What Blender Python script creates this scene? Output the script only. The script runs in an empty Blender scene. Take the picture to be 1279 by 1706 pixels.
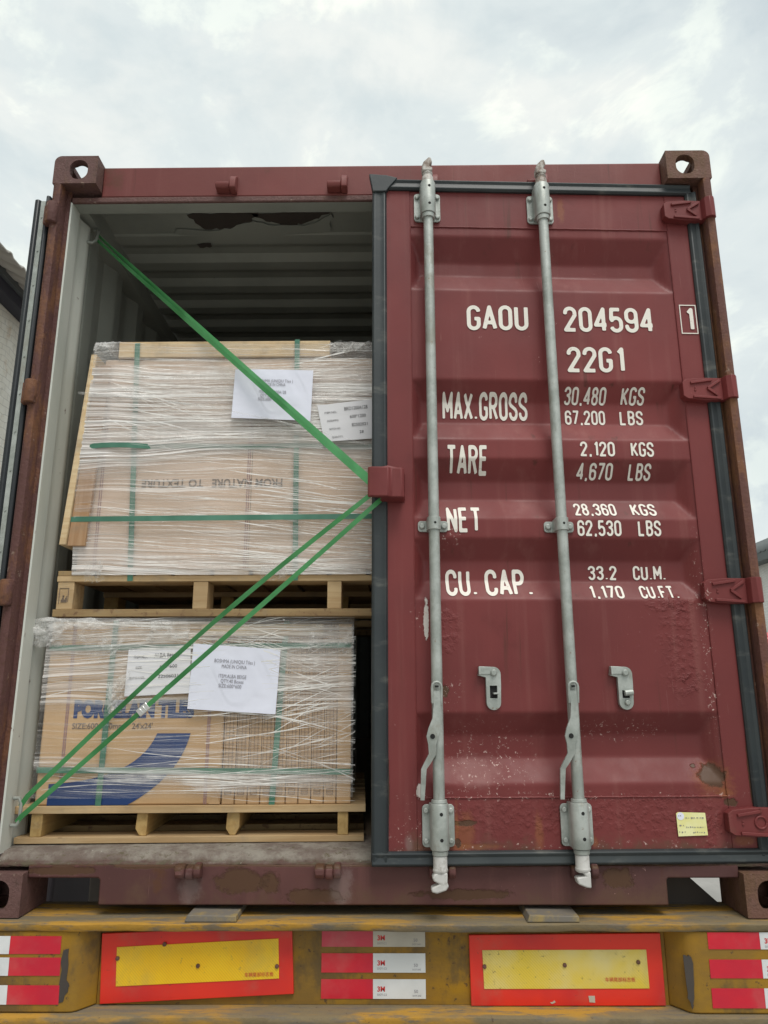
import bpy, bmesh, math, random
import numpy as np
from mathutils import Vector, Matrix, noise as mnoise
random.seed(7)
R = math.radians
scene = bpy.context.scene
col = scene.collection

# ------------------------------------------------------------------ camera
cam_d = bpy.data.cameras.new('camera')
cam = bpy.data.objects.new('camera', cam_d); col.objects.link(cam)
cam_d.sensor_fit = 'HORIZONTAL'; cam_d.sensor_width = 36.0
cam_d.lens = 1232.92 / 1279 * 36
cam_d.clip_start = 0.05; cam_d.clip_end = 2000
_yaw, _pit, _rol = -0.0096784, 0.2412644, -0.0021928
_f = Vector((math.sin(_yaw)*math.cos(_pit), math.cos(_yaw)*math.cos(_pit), math.sin(_pit)))
_r = Vector((math.cos(_yaw), -math.sin(_yaw), 0)); _u = _r.cross(_f)
_r2 = _r*math.cos(_rol) + _u*math.sin(_rol); _u2 = -_r*math.sin(_rol) + _u*math.cos(_rol)
_m = Matrix((_r2, _u2, -_f)).transposed().to_4x4()
_m.translation = (0.03222, -2.36302, 0.63009)
cam.matrix_world = _m
scene.camera = cam

# ------------------------------------------------------------------ world: overcast sky
world = bpy.data.worlds.new('World'); scene.world = world
world.use_nodes = True
nt = world.node_tree; nt.nodes.clear()
_o = nt.nodes.new('ShaderNodeOutputWorld'); _bg = nt.nodes.new('ShaderNodeBackground')
_sky = nt.nodes.new('ShaderNodeTexSky'); _sky.sky_type = 'NISHITA'; _sky.sun_disc = False
_sky.sun_elevation = R(52); _sky.sun_rotation = R(150); _sky.dust_density = 3.0
_tc = nt.nodes.new('ShaderNodeTexCoord')
def wnoise(sc, det, rough, stretch):
    mp = nt.nodes.new('ShaderNodeMapping'); mp.inputs['Scale'].default_value = stretch
    nt.links.new(_tc.outputs['Generated'], mp.inputs['Vector'])
    n = nt.nodes.new('ShaderNodeTexNoise'); n.inputs['Scale'].default_value = sc
    n.inputs['Detail'].default_value = det; n.inputs['Roughness'].default_value = rough
    n.inputs['Distortion'].default_value = 0.35
    nt.links.new(mp.outputs['Vector'], n.inputs['Vector']); return n.outputs['Fac']
def wramp(fac, stops):
    r = nt.nodes.new('ShaderNodeValToRGB'); r.color_ramp.interpolation = 'EASE'
    el = r.color_ramp.elements
    while len(el) < len(stops): el.new(0.5)
    for e, (p, c) in zip(el, stops): e.position = p; e.color = (*c, 1)
    nt.links.new(fac, r.inputs['Fac']); return r.outputs['Color']
def wmix(fac, a, b, bt='MIX'):
    m = nt.nodes.new('ShaderNodeMix'); m.data_type = 'RGBA'; m.blend_type = bt
    for s, v in ((m.inputs[0], fac), (m.inputs[6], a), (m.inputs[7], b)):
        if isinstance(v, (int, float)): s.default_value = v
        elif isinstance(v, tuple): s.default_value = (*v, 1)
        else: nt.links.new(v, s)
    return m.outputs[2]
_c1 = wramp(wnoise(2.6, 7, 0.55, (1, 1, 1.6)), [(0.33, (5.0, 5.55, 5.7)), (0.5, (5.85, 6.35, 6.32)), (0.63, (6.9, 7.1, 6.8))])
_c2 = wramp(wnoise(7.5, 6, 0.6, (1, 0.8, 1.5)), [(0.34, (0.91, 0.93, 0.945)), (0.52, (1, 1, 1)), (0.66, (1.20, 1.18, 1.11))])
_cl = wmix(1.0, _c1, _c2, 'MULTIPLY')
_skyc = wmix(0.94, _sky.outputs['Color'], _cl)
nt.links.new(_skyc, _bg.inputs['Color']); _bg.inputs['Strength'].default_value = 0.1
nt.links.new(_bg.outputs['Background'], _o.inputs['Surface'])

# ------------------------------------------------------------------ soft sun behind thin cloud
sun_d = bpy.data.lights.new('sun', 'SUN'); sun_d.energy = 1.5; sun_d.angle = R(28); sun_d.color = (1.0, 0.96, 0.9)
sun = bpy.data.objects.new('sun', sun_d); col.objects.link(sun)
sun.rotation_euler = Vector((-0.30, 0.78, -1.55)).to_track_quat('-Z', 'Y').to_euler()
sun.location = (4, -9, 12)
scene.view_settings.view_transform = 'Standard'; scene.view_settings.look = 'None'
scene.view_settings.exposure = 0.45; scene.view_settings.gamma = 1.0
scene.cycles.max_bounces = 8; scene.cycles.transparent_max_bounces = 16
scene.cycles.use_denoising = True

# ================================================================== materials
class NB:
    def __init__(s, name, rough=0.6, metal=0.0, spec=0.5):
        s.m = bpy.data.materials.new(name); s.m.use_nodes = True
        s.t = s.m.node_tree; s.t.nodes.clear()
        s.out = s.t.nodes.new('ShaderNodeOutputMaterial'); s.b = s.t.nodes.new('ShaderNodeBsdfPrincipled')
        s.t.links.new(s.b.outputs[0], s.out.inputs[0])
        s.b.inputs['Roughness'].default_value = rough; s.b.inputs['Metallic'].default_value = metal
        s.b.inputs['Specular IOR Level'].default_value = spec
        s.tc = s.t.nodes.new('ShaderNodeTexCoord')
        s.obj = s.tc.outputs['Object']
    def put(s, sock, v):
        if isinstance(v, (int, float)): sock.default_value = v
        elif isinstance(v, (tuple, list)): sock.default_value = (*v, 1) if len(v) == 3 and sock.type == 'RGBA' else v
        else: s.t.links.new(v, sock)
    def set(s, name, v): s.put(s.b.inputs[name], v); return s
    def mp(s, scale=(1, 1, 1), rot=(0, 0, 0), loc=(0, 0, 0), src=None):
        n = s.t.nodes.new('ShaderNodeMapping'); n.inputs['Scale'].default_value = scale
        n.inputs['Rotation'].default_value = rot; n.inputs['Location'].default_value = loc
        s.t.links.new(src or s.obj, n.inputs['Vector']); return n.outputs[0]
    def noise(s, sc, det=4, rough=0.55, vec=None, dist=0.0):
        n = s.t.nodes.new('ShaderNodeTexNoise'); n.inputs['Scale'].default_value = sc
        n.inputs['Detail'].default_value = det; n.inputs['Roughness'].default_value = rough
        n.inputs['Distortion'].default_value = dist
        s.t.links.new(vec or s.obj, n.inputs['Vector']); return n.outputs['Fac']
    def ramp(s, fac, a, b, lo=0.0, hi=1.0):
        n = s.t.nodes.new('ShaderNodeMapRange'); n.interpolation_type = 'SMOOTHSTEP'
        for k, v in (('From Min', a), ('From Max', b), ('To Min', lo), ('To Max', hi)): s.put(n.inputs[k], v)
        s.put(n.inputs['Value'], fac); return n.outputs[0]
    def math(s, op, a, b=0.0, clamp=False):
        n = s.t.nodes.new('ShaderNodeMath'); n.operation = op; n.use_clamp = clamp
        s.put(n.inputs[0], a); s.put(n.inputs[1], b); return n.outputs[0]
    def mix(s, fac, a, b, bt='MIX'):
        n = s.t.nodes.new('ShaderNodeMix'); n.data_type = 'RGBA'; n.blend_type = bt
        s.put(n.inputs[0], fac); s.put(n.inputs[6], a); s.put(n.inputs[7], b); return n.outputs[2]
    def sep(s, vec=None):
        n = s.t.nodes.new('ShaderNodeSeparateXYZ'); s.t.links.new(vec or s.obj, n.inputs[0]); return n.outputs
    def bump(s, h, strength=0.3, dist=0.01, prev=None):
        n = s.t.nodes.new('ShaderNodeBump'); n.inputs['Strength'].default_value = strength
        n.inputs['Distance'].default_value = dist; s.put(n.inputs['Height'], h)
        if prev is not None: s.t.links.new(prev, n.inputs['Normal'])
        return n.outputs[0]
    def spot(s, cx, cz, rx, rz, wob=0.5, nsc=30, edge=0.12, det=4, rg=0.6):
        xyz = s.sep()
        dx = s.math('DIVIDE', s.math('SUBTRACT', xyz[0], cx), rx)
        dz = s.math('DIVIDE', s.math('SUBTRACT', xyz[2], cz), rz)
        d = s.math('SQRT', s.math('ADD', s.math('MULTIPLY', dx, dx), s.math('MULTIPLY', dz, dz)))
        d = s.math('ADD', d, s.math('MULTIPLY', s.math('SUBTRACT', s.noise(nsc, det, rg), 0.5), wob*2))
        return s.ramp(d, 1.0+edge, 1.0-edge)

def red_paint(name, c1, c2, org=(0, 0), spots=(), blisters=(), chips=0.5, rust=0.3, scuffs=(), rough=0.46, low=None):
    k = NB(name, rough, 0.0, 0.3)
    c = k.mix(k.ramp(k.noise(1.7, 3), 0.35, 0.65), c1, c2)
    c = k.mix(k.ramp(k.noise(0.8, 5, 0.6, k.mp((1, 1, 1), (0, 0, 0), (6, 6, 6))), 0.42, 0.64, 0, 0.45), c, (c2[0]*0.72, c2[1]*0.66, c2[2]*0.66))
    dust = k.ramp(k.noise(1.0, 5, 0.6, k.mp((16, 16, 0.7))), 0.52, 0.78, 0, 0.22)
    c = k.mix(dust, c, (0.33, 0.15, 0.13))
    grime = k.ramp(k.noise(5.5, 6, 0.65), 0.56, 0.76, 0, 0.45)
    c = k.mix(grime, c, tuple(v*0.55 for v in c1))
    scr = k.math('MULTIPLY', k.ramp(k.noise(1.0, 3, 0.6, k.mp((230, 1, 5), (0, 0.12, 0))), 0.655, 0.70), k.ramp(k.noise(2.0, 3, 0.5, k.mp((1, 1, 1), (0, 0, 0), (8, 1, 3))), 0.5, 0.66, 0, 0.42))
    c = k.mix(scr, c, (0.42, 0.24, 0.21))
    run = k.math('MULTIPLY', k.ramp(k.noise(1.0, 4, 0.6, k.mp((38, 38, 1.1), (0, 0, 0), (2, 0, 5))), 0.60, 0.72), k.ramp(k.noise(1.4, 2), 0.42, 0.58, 0, 0.7))
    c = k.mix(run, c, (0.085, 0.028, 0.02))
    if low is not None:                                     # road spray and edge rust along the lowest few centimetres
        xyz = k.sep()
        lo_ = k.ramp(k.math('ADD', xyz[2], k.math('MULTIPLY', k.math('SUBTRACT', k.noise(9, 5, 0.65), 0.5), 0.35)), low[1], low[0], 0, 0.85)
        c = k.mix(lo_, c, (0.115, 0.062, 0.04))
    if chips:
        zone = k.ramp(k.noise(2.3, 3, 0.6), 0.52, 0.68)
        ch = k.math('MULTIPLY', k.ramp(k.noise(75, 5, 0.7), 0.665, 0.70), k.math('MULTIPLY', zone, chips))
        c = k.mix(ch, c, (0.55, 0.33, 0.31))
    if rust:
        zr = k.ramp(k.noise(3.1, 6, 0.7, k.mp((1, 1, 1), (0, 0, 0), (4, 2, 9))), 0.60, 0.68, 0, rust)
        c = k.mix(zr, c, (0.10, 0.042, 0.022))
    bl = None
    for (cx, cz, rx, rz, kind) in spots:
        m = k.spot(cx-org[0], cz-org[1], rx, rz, 1.25, 26, {'rust': 0.16, 'white': 0.05}.get(kind, 0.5), 9, 0.76)
        colr = {'rust': (0.088, 0.043, 0.024), 'white': (0.62, 0.57, 0.53), 'orange': (0.33, 0.14, 0.04), 'grey': (0.30, 0.24, 0.23), 'pale': (0.34, 0.19, 0.18)}[kind]
        if kind in ('pale', 'grey', 'orange'): m = k.math('MULTIPLY', m, 0.3)
        c = k.mix(m, c, colr)
        bl = m if bl is None else k.math('ADD', bl, m)
    for (cx, cz, rx, rz) in scuffs:                       # flaked speckles
        m = k.math('MULTIPLY', k.spot(cx-org[0], cz-org[1], rx, rz, 0.4, 20, 0.5), k.ramp(k.noise(85, 5, 0.75), 0.60, 0.64))
        c = k.mix(m, c, (0.58, 0.42, 0.38))
    k.set('Base Color', c)
    h = k.math('MULTIPLY', k.noise(9, 3), 0.6)
    h = k.math('ADD', h, k.math('MULTIPLY', k.noise(140, 4, 0.6), 0.16))
    nrm = k.bump(h, 0.22, 0.006)
    for (cx, cz, rx, rz) in blisters:
        m = k.math('MULTIPLY', k.spot(cx-org[0], cz-org[1], rx, rz, 0.6, 14, 0.35), k.ramp(k.noise(48, 4, 0.55), 0.40, 0.72))
        nrm = k.bump(m, 0.55, 0.0045, nrm)
    if bl is not None: nrm = k.bump(k.math('SUBTRACT', 1.0, bl), 0.6, 0.003, nrm)
    k.t.links.new(nrm, k.b.inputs['Normal'])
    k.set('Roughness', k.ramp(k.noise(6, 4), 0.3, 0.7, rough-0.07, rough+0.12))
    return k.m

DO = (1.17, 0.0)       # door hinge origin used by the door's object coordinates
M = {}
M['door'] = red_paint('red_door_paint', (0.205, 0.041, 0.040), (0.165, 0.034, 0.034), DO,
    spots=[(1.02, 0.375, 0.055, 0.045, 'orange'), (1.015, 0.385, 0.036, 0.03, 'rust'), (0.968, 0.412, 0.010, 0.007, 'rust'), (1.05, 0.335, 0.03, 0.012, 'orange'),
           (0.142, 0.865, 0.008, 0.062, 'white'), (0.197, 0.64, 0.012, 0.02, 'rust'),
           (0.29, 0.40, 0.07, 0.04, 'pale'), (0.245, 0.23, 0.03, 0.05, 'orange'),
           (0.47, 0.22, 0.012, 0.05, 'orange'), (0.235, 0.19, 0.10, 0.008, 'orange'),
           (0.24, 0.255, 0.05, 0.008, 'rust'), (0.662, 2.36, 0.012, 0.045, 'orange'), (0.124, 0.25, 0.005, 0.05, 'rust'), (0.224, 0.25, 0.006, 0.055, 'orange'), (0.226, 0.20, 0.008, 0.012, 'rust'), (0.542, 0.20, 0.008, 0.010, 'rust'), (0.636, 0.20, 0.01, 0.012, 'orange'), (1.06, 0.31, 0.02, 0.012, 'rust'), (0.60, 0.165, 0.3, 0.006, 'rust'), (1.13, 0.40, 0.006, 0.10, 'rust'), (0.018, 0.35, 0.005, 0.10, 'rust'), (1.09, 0.20, 0.03, 0.012, 'orange'), (0.08, 0.20, 0.012, 0.02, 'grey'), (0.115, 0.345, 0.012, 0.02, 'white')],
    blisters=[(0.95, 0.78, 0.06, 0.16), (0.93, 0.91, 0.08, 0.03), (0.985, 0.67, 0.04, 0.04), (0.83, 0.28, 0.2, 0.06), (0.42, 0.27, 0.22, 0.05), (1.0, 0.23, 0.03, 0.05), (0.2, 0.83, 0.05, 0.08)],
    scuffs=[(0.33, 0.44, 0.13, 0.09), (0.21, 0.63, 0.035, 0.05), (0.22, 0.32, 0.05, 0.03), (0.15, 0.88, 0.05, 0.05), (0.10, 0.26, 0.03, 0.06), (0.21, 1.13, 0.05, 0.03), (0.56, 0.33, 0.5, 0.012), (0.07, 0.21, 0.04, 0.05), (0.55, 0.19, 0.5, 0.012), (0.75, 0.52, 0.12, 0.03), (1.04, 0.80, 0.02, 0.3)], chips=0.5, rust=0.0, low=(0.12, 0.215))
M['red'] = red_paint('red_frame_paint', (0.195, 0.05, 0.045), (0.16, 0.042, 0.038), chips=0.7, rust=0.5)
M['sill'] = red_paint('worn_maroon_paint', (0.125, 0.050, 0.046), (0.088, 0.038, 0.036), chips=1.0, rust=0.95, low=(-0.03, 0.085),
    spots=[(0.0, 0.137, 1.1, 0.006, 'rust'), (-0.95, 0.12, 0.10, 0.012, 'rust'), (-0.70, 0.135, 0.12, 0.010, 'rust'), (-0.42, 0.092, 0.075, 0.032, 'rust'), (-0.33, 0.085, 0.03, 0.03, 'rust'), (0.24, 0.055, 0.13, 0.014, 'rust'), (-0.2, 0.05, 0.08, 0.02, 'rust'), (-0.12, 0.075, 0.03, 0.05, 'grey'), (-0.57, 0.07, 0.03, 0.04, 'grey'), (0.70, 0.10, 0.05, 0.03, 'rust')], blisters=[], rough=0.55)

def rusty(name, base, rust, amt=0.5, rough=0.75):
    k = NB(name, rough)
    c = k.mix(k.ramp(k.noise(7, 7, 0.7, k.mp((1.6, 1.6, 0.6))), 0.62-amt*0.3, 0.72-amt*0.2), base, rust)
    c = k.mix(k.ramp(k.noise(38, 5, 0.7), 0.5, 0.72, 0, 0.7), c, tuple(v*0.45 for v in rust))
    c = k.mix(k.ramp(k.noise(22, 6, 0.7, k.mp((1, 1, 1), (0, 0, 0), (3, 7, 1))), 0.62, 0.68, 0, 0.45), c, (0.36, 0.27, 0.21))
    k.set('Base Color', c)
    k.t.links.new(k.bump(k.math('ADD', k.noise(30, 6, 0.7), k.math('MULTIPLY', k.noise(120, 4), 0.4)), 0.6, 0.007), k.b.inputs['Normal'])
    return k.m
M['cast'] = rusty('casting_rust', (0.155, 0.075, 0.055), (0.13, 0.065, 0.035), 0.5)
M['cast_red'] = rusty('casting_red_brown', (0.125, 0.062, 0.056), (0.12, 0.06, 0.045), 0.35)
M['post'] = rusty('corner_post_rust', (0.125, 0.050, 0.038), (0.19, 0.080, 0.034), 0.6)
M['post_l'] = rusty('corner_post_red', (0.10, 0.040, 0.035), (0.17, 0.070, 0.032), 0.45)

k = NB('galvanised_steel', 0.48, 0.35)
c = k.mix(k.ramp(k.noise(14, 5, 0.65), 0.35, 0.68), (0.31, 0.335, 0.31), (0.46, 0.485, 0.46))
c = k.mix(k.ramp(k.noise(60, 5, 0.7, k.mp((1, 1, 0.25))), 0.56, 0.74, 0, 0.55), c, (0.24, 0.24, 0.20))
c = k.mix(k.ramp(k.noise(9, 6, 0.7, k.mp((1, 1, 0.5), (0, 0, 0), (5, 2, 8))), 0.56, 0.66, 0, 0.55), c, (0.27, 0.255, 0.21))
c = k.mix(k.ramp(k.noise(42, 5, 0.7, k.mp((1, 1, 1), (0, 0, 0), (1, 9, 8))), 0.66, 0.70, 0, 0.8), c, (0.20, 0.11, 0.06))
k.set('Base Color', c); k.t.links.new(k.bump(k.noise(110, 3), 0.25, 0.002), k.b.inputs['Normal']); M['galv'] = k.m
k = NB('weathered_cam_steel', 0.62, 0.15)
k.set('Base Color', k.mix(k.ramp(k.noise(28, 5, 0.7), 0.42, 0.62), (0.47, 0.45, 0.42), (0.20, 0.15, 0.12)))
k.t.links.new(k.bump(k.noise(80, 4), 0.35, 0.003), k.b.inputs['Normal']); M['cam_worn'] = k.m
k = NB('cam_steel', 0.6, 0.1)
k.set('Base Color', k.mix(k.ramp(k.noise(28, 5, 0.7), 0.5, 0.72), (0.56, 0.55, 0.53), (0.33, 0.31, 0.28)))
k.t.links.new(k.bump(k.noise(80, 4), 0.3, 0.003), k.b.inputs['Normal']); M['cam'] = k.m
k = NB('hole_shade', 0.9); k.set('Base Color', (0.012, 0.012, 0.012)); M['dark'] = k.m  # near-black colour painted in for the shade inside holes and catch windows
k = NB('rubber_gasket', 0.5)
c = k.mix(k.ramp(k.noise(4, 4), 0.35, 0.7), (0.020, 0.027, 0.031), (0.036, 0.044, 0.046))
c = k.mix(k.ramp(k.noise(1.5, 5, 0.6, k.mp((5, 5, 14))), 0.55, 0.75, 0, 0.5), c, (0.17, 0.17, 0.15))
k.set('Base Color', c); k.t.links.new(k.bump(k.noise(60, 3), 0.15, 0.003), k.b.inputs['Normal']); M['gasket'] = k.m
k = NB('black_rubber', 0.45); k.set('Base Color', k.mix(k.noise(5, 4), (0.014, 0.018, 0.022), (0.028, 0.033, 0.038))); M['gasket_d'] = k.m
k = NB('white_marking_paint', 0.55)
k.set('Base Color', k.mix(k.ramp(k.noise(50, 5, 0.7), 0.60, 0.72, 0, 0.6), (0.80, 0.76, 0.69), (0.50, 0.32, 0.28))); M['mark'] = k.m
k = NB('inner_grey_paint', 0.5)
c = k.mix(k.ramp(k.noise(3, 5, 0.6), 0.35, 0.7), (0.30, 0.315, 0.285), (0.24, 0.255, 0.23))
c = k.mix(k.ramp(k.noise(9, 6, 0.75, k.mp((1, 1, 0.5))), 0.62, 0.74, 0, 0.5), c, (0.22, 0.21, 0.18))
c = k.mix(k.ramp(k.noise(45, 5, 0.75), 0.70, 0.735), c, (0.07, 0.045, 0.035))
k.set('Base Color', c); k.t.links.new(k.bump(k.noise(25, 4), 0.15, 0.005), k.b.inputs['Normal']); M['inner'] = k.m
k = NB('inner_white_post_paint', 0.5)
c = k.mix(k.ramp(k.noise(5, 5, 0.6, k.mp((1, 1, 0.3))), 0.35, 0.7), (0.60, 0.61, 0.56), (0.50, 0.52, 0.47))
c = k.mix(k.ramp(k.noise(24, 6, 0.75, k.mp((1, 1, 0.6))), 0.655, 0.68), c, (0.12, 0.06, 0.045))
k.set('Base Color', c); M['post_white'] = k.m
k = NB('floor_plywood', 0.75); k.set('Base Color', k.mix(k.noise(6, 5, 0.6, k.mp((8, 0.6, 1))), (0.13, 0.09, 0.06), (0.20, 0.15, 0.10))); M['plyfloor'] = k.m
k = NB('dirty_threshold', 0.9)
c = k.mix(k.ramp(k.noise(9, 7, 0.7), 0.38, 0.62), (0.30, 0.27, 0.23), (0.17, 0.13, 0.11))
c = k.mix(k.ramp(k.noise(34, 6, 0.75), 0.56, 0.66, 0, 0.8), c, (0.10, 0.085, 0.04))
xyz = k.sep()
lp_ = k.ramp(k.math('ADD', xyz[2], k.math('MULTIPLY', k.math('SUBTRACT', k.noise(16, 5, 0.7), 0.5), 0.03)), 0.150, 0.138, 0, 0.9)
c = k.mix(lp_, c, k.mix(k.ramp(k.noise(22, 5, 0.7), 0.42, 0.6), (0.11, 0.055, 0.045), (0.105, 0.085, 0.05)))
c = k.mix(k.ramp(k.noise(60, 5, 0.7, k.mp((1, 1, 1), (0, 0, 0), (2, 3, 4))), 0.68, 0.71), c, (0.55, 0.52, 0.46))
k.set('Base Color', c); k.t.links.new(k.bump(k.noise(45, 7, 0.75), 0.9, 0.012), k.b.inputs['Normal']); M['thresh'] = k.m

def wood(name, a, b, knots=0.5, axis=0, blotch=None):
    k = NB(name, 0.72)
    sc = [22, 22, 22]; sc[axis] = 1.6
    g = k.noise(2.2, 6, 0.6, k.mp(tuple(sc)), 0.5)
    c = k.mix(k.ramp(g, 0.36, 0.66), a, b)
    c = k.mix(k.ramp(k.noise(3.2, 3), 0.48, 0.72, 0, 0.55), c, tuple(v*0.72 for v in b))
    kn = k.ramp(k.noise(11, 4, 0.6), 0.66, 0.72, 0, knots)
    c = k.mix(kn, c, (0.18, 0.09, 0.04))
    oi = k.t.nodes.new('ShaderNodeObjectInfo')
    c = k.mix(k.math('MULTIPLY', oi.outputs['Random'], 0.45), c, tuple(v*0.55 for v in b))
    c = k.mix(k.ramp(k.noise(5, 6, 0.7, k.mp((1, 1, 1), (0, 0, 0), (2, 8, 3))), 0.54, 0.68, 0, 0.4), c, (0.24, 0.20, 0.15))
    if blotch:
        c = k.mix(k.ramp(k.noise(42, 5, 0.7), 0.54, 0.64, 0, blotch), c, (0.14, 0.07, 0.035))
    k.set('Base Color', c); k.t.links.new(k.bump(g, 0.3, 0.004), k.b.inputs['Normal']); return k.m
M['wood'] = wood('pallet_softwood', (0.62, 0.45, 0.25), (0.48, 0.31, 0.15))
M['wood_rough'] = wood('rough_sawn_board', (0.46, 0.32, 0.15), (0.32, 0.20, 0.09), 0.6, 0, 0.75)
M['wood_end'] = wood('stringer_wood', (0.56, 0.38, 0.15), (0.42, 0.26, 0.09), 0.5, 1)
M['wood_pale'] = wood('pale_planed_batten', (0.74, 0.58, 0.36), (0.62, 0.44, 0.24), 0.2)
M['wood_plank'] = wood('brown_upright_plank', (0.52, 0.33, 0.19), (0.42, 0.24, 0.12), 0.5, 2)

def cardboard(name, a, b, stripes=(), fold=()):
    k = NB(name, 0.75)
    c = k.mix(k.ramp(k.noise(2.4, 4), 0.35, 0.68), a, b)
    c = k.mix(k.ramp(k.noise(1.0, 3, 0.5, k.mp((3, 1, 120))), 0.3, 0.8, 0, 0.16), c, tuple(v*0.8 for v in b))
    k.set('Base Color', c); k.t.links.new(k.bump(k.math('ADD', k.noise(2.2, 3), k.math('MULTIPLY', k.noise(1, 2, 0.5, k.mp((160, 1, 1))), 0.05)), 0.3, 0.02), k.b.inputs['Normal'])
    return k.m
M['card'] = cardboard('kraft_cardboard', (0.58, 0.385, 0.21), (0.50, 0.32, 0.165))
M['card_edge'] = cardboard('kraft_cardboard_edge', (0.56, 0.37, 0.205), (0.48, 0.31, 0.165))
M['card_up'] = cardboard('pale_kraft_cardboard', (0.66, 0.50, 0.385), (0.58, 0.43, 0.32))
k = NB('blue_print', 0.6); k.set('Base Color', k.mix(k.noise(8, 4), (0.005, 0.030, 0.13), (0.010, 0.048, 0.18))); M['blue'] = k.m
k = NB('black_print', 0.7); k.set('Base Color', (0.06, 0.055, 0.06)); M['ink'] = k.m
k = NB('grey_print', 0.7); k.set('Base Color', (0.23, 0.22, 0.25)); M['ink2'] = k.m
k = NB('mauve_print', 0.7); k.set('Base Color', (0.33, 0.19, 0.19)); M['mauve'] = k.m
k = NB('brown_print', 0.7); k.set('Base Color', (0.16, 0.12, 0.095)); M['brownink'] = k.m
k = NB('grid_print', 0.7); k.set('Base Color', (0.17, 0.10, 0.06)); M['gridink'] = k.m
k = NB('office_paper', 0.6); k.set('Base Color', k.mix(k.noise(6, 3), (0.80, 0.81, 0.92), (0.72, 0.74, 0.86)))
k.t.links.new(k.bump(k.math('ADD', k.noise(7, 3), k.math('MULTIPLY', k.ramp(k.noise(2.2, 2, 0.5, None, 1.5), 0.47, 0.53), 0.25)), 0.35, 0.012), k.b.inputs['Normal']); M['paper'] = k.m
k = NB('printed_label_paper', 0.5); k.set('Base Color', k.mix(k.noise(9, 4), (0.78, 0.77, 0.80), (0.68, 0.67, 0.70))); M['labelp'] = k.m
k = NB('yellow_note_paper', 0.6); k.set('Base Color', k.mix(k.ramp(k.noise(14, 3), 0.4, 0.6), (0.76, 0.72, 0.30), (0.80, 0.78, 0.42))); M['note'] = k.m

def strap_mat(name, a, b):
    k = NB(name, 0.32)
    c = k.mix(k.ramp(k.noise(5, 3), 0.38, 0.62), a, b)
    k.set('Base Color', c); k.t.links.new(k.bump(k.noise(180, 2), 0.15, 0.001), k.b.inputs['Normal'])
    k.set('Transmission Weight', 0.0); return k.m
M['strap'] = strap_mat('green_lashing_plastic', (0.035, 0.20, 0.055), (0.07, 0.29, 0.10))
M['pack'] = strap_mat('dark_green_packing_plastic', (0.045, 0.155, 0.10), (0.085, 0.23, 0.16))

def film(name, bands, base, streak, dense, cross=0.0, warp=0.05, horiz=1.0):
    """stretch film: clear plastic whose pulled strands and many layers turn milky;
    bands: heights (above the wrap's foot) between which extra layers were wound"""
    k = NB(name, 0.14, 0.0, 0.8)
    xyz = k.sep()
    wn = k.math('MULTIPLY', k.math('SUBTRACT', k.noise(1.0, 2, 0.5, k.mp((1.3, 1, 3.2))), 0.5), warp*2)
    cb = k.t.nodes.new('ShaderNodeCombineXYZ'); k.t.links.new(xyz[0], cb.inputs[0]); k.t.links.new(xyz[1], cb.inputs[1])
    k.t.links.new(k.math('ADD', xyz[2], wn), cb.inputs[2]); wv = cb.outputs[0]
    right = k.ramp(k.math('ADD', xyz[0], k.math('MULTIPLY', k.noise(2.5, 2), 0.25)), 0.10, 0.34)
    lay = None
    for i, (rx, sx, sz, a, b, w) in enumerate([(0.03, 0.8, 85, 0.55, 0.66, 1.0), (-0.06, 1.2, 170, 0.54, 0.66, 0.8), (0.09, 0.7, 60, 0.60, 0.70, 0.8), (-0.02, 2.0, 260, 0.53, 0.68, 0.6)] +
                                       ([(0.32, 1.3, 105, 0.535, 0.60, cross), (-0.34, 1.3, 110, 0.54, 0.61, cross), (0.16, 1.3, 120, 0.55, 0.62, cross)] if cross else [])):
        n = k.noise(1.0, 3, 0.5, k.mp((sx, 3, sz), (0, rx, 0), (i*3.1, 0, i*1.7), wv), 0.12)
        s_ = k.ramp(n, a, b, 0, w)
        if i >= 4: s_ = k.math('MULTIPLY', s_, right)
        elif cross: s_ = k.math('MULTIPLY', s_, k.math('SUBTRACT', 1.0, k.math('MULTIPLY', right, 0.55)))
        lay = s_ if lay is None else k.math('MAXIMUM', lay, s_)
    wob = k.math('MULTIPLY', k.math('SUBTRACT', k.noise(1.6, 3, 0.5, k.mp((1, 1, 2))), 0.5), 0.24)
    zz = k.math('ADD', xyz[2], wob); g = 0.0
    for (z0, z1, z2, z3) in bands:
        g = k.math('MAXIMUM', g, k.math('MULTIPLY', k.ramp(zz, z0, z1), k.ramp(zz, z3, z2)))
    fine = k.ramp(k.noise(1.0, 4, 0.6, k.mp((0.8, 3, 120), (0, -0.02, 0), (7, 1, 2), wv), 0.15), 0.34, 0.60, 0.12, 1.0)
    patch = k.ramp(k.noise(2.2, 4, 0.55, k.mp((1, 1, 1.6), (0, 0, 0), (3, 3, 1))), 0.36, 0.68, 0.45, 1.2)
    d = k.math('ADD', k.math('MULTIPLY', patch, base), k.math('MULTIPLY', k.math('MULTIPLY', g, fine), dense))
    st = k.math('MULTIPLY', streak*horiz, k.math('ADD', 0.55, k.math('MULTIPLY', g, 0.45)))
    a = k.math('ADD', d, k.math('MULTIPLY', k.math('MULTIPLY', lay, patch), st), True)
    a = k.math('MINIMUM', a, 0.90)
    k.set('Alpha', a)
    k.set('Base Color', k.mix(lay, (0.84, 0.79, 0.76), (0.95, 0.935, 0.92)))
    h = k.math('ADD', k.noise(1.0, 5, 0.6, k.mp((1.2, 3, 60), (0, 0.04, 0), (0, 0, 0), wv), 0.25), k.math('MULTIPLY', lay, 0.4))
    k.t.links.new(k.bump(h, 0.6, 0.014), k.b.inputs['Normal'])
    return k.m
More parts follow.
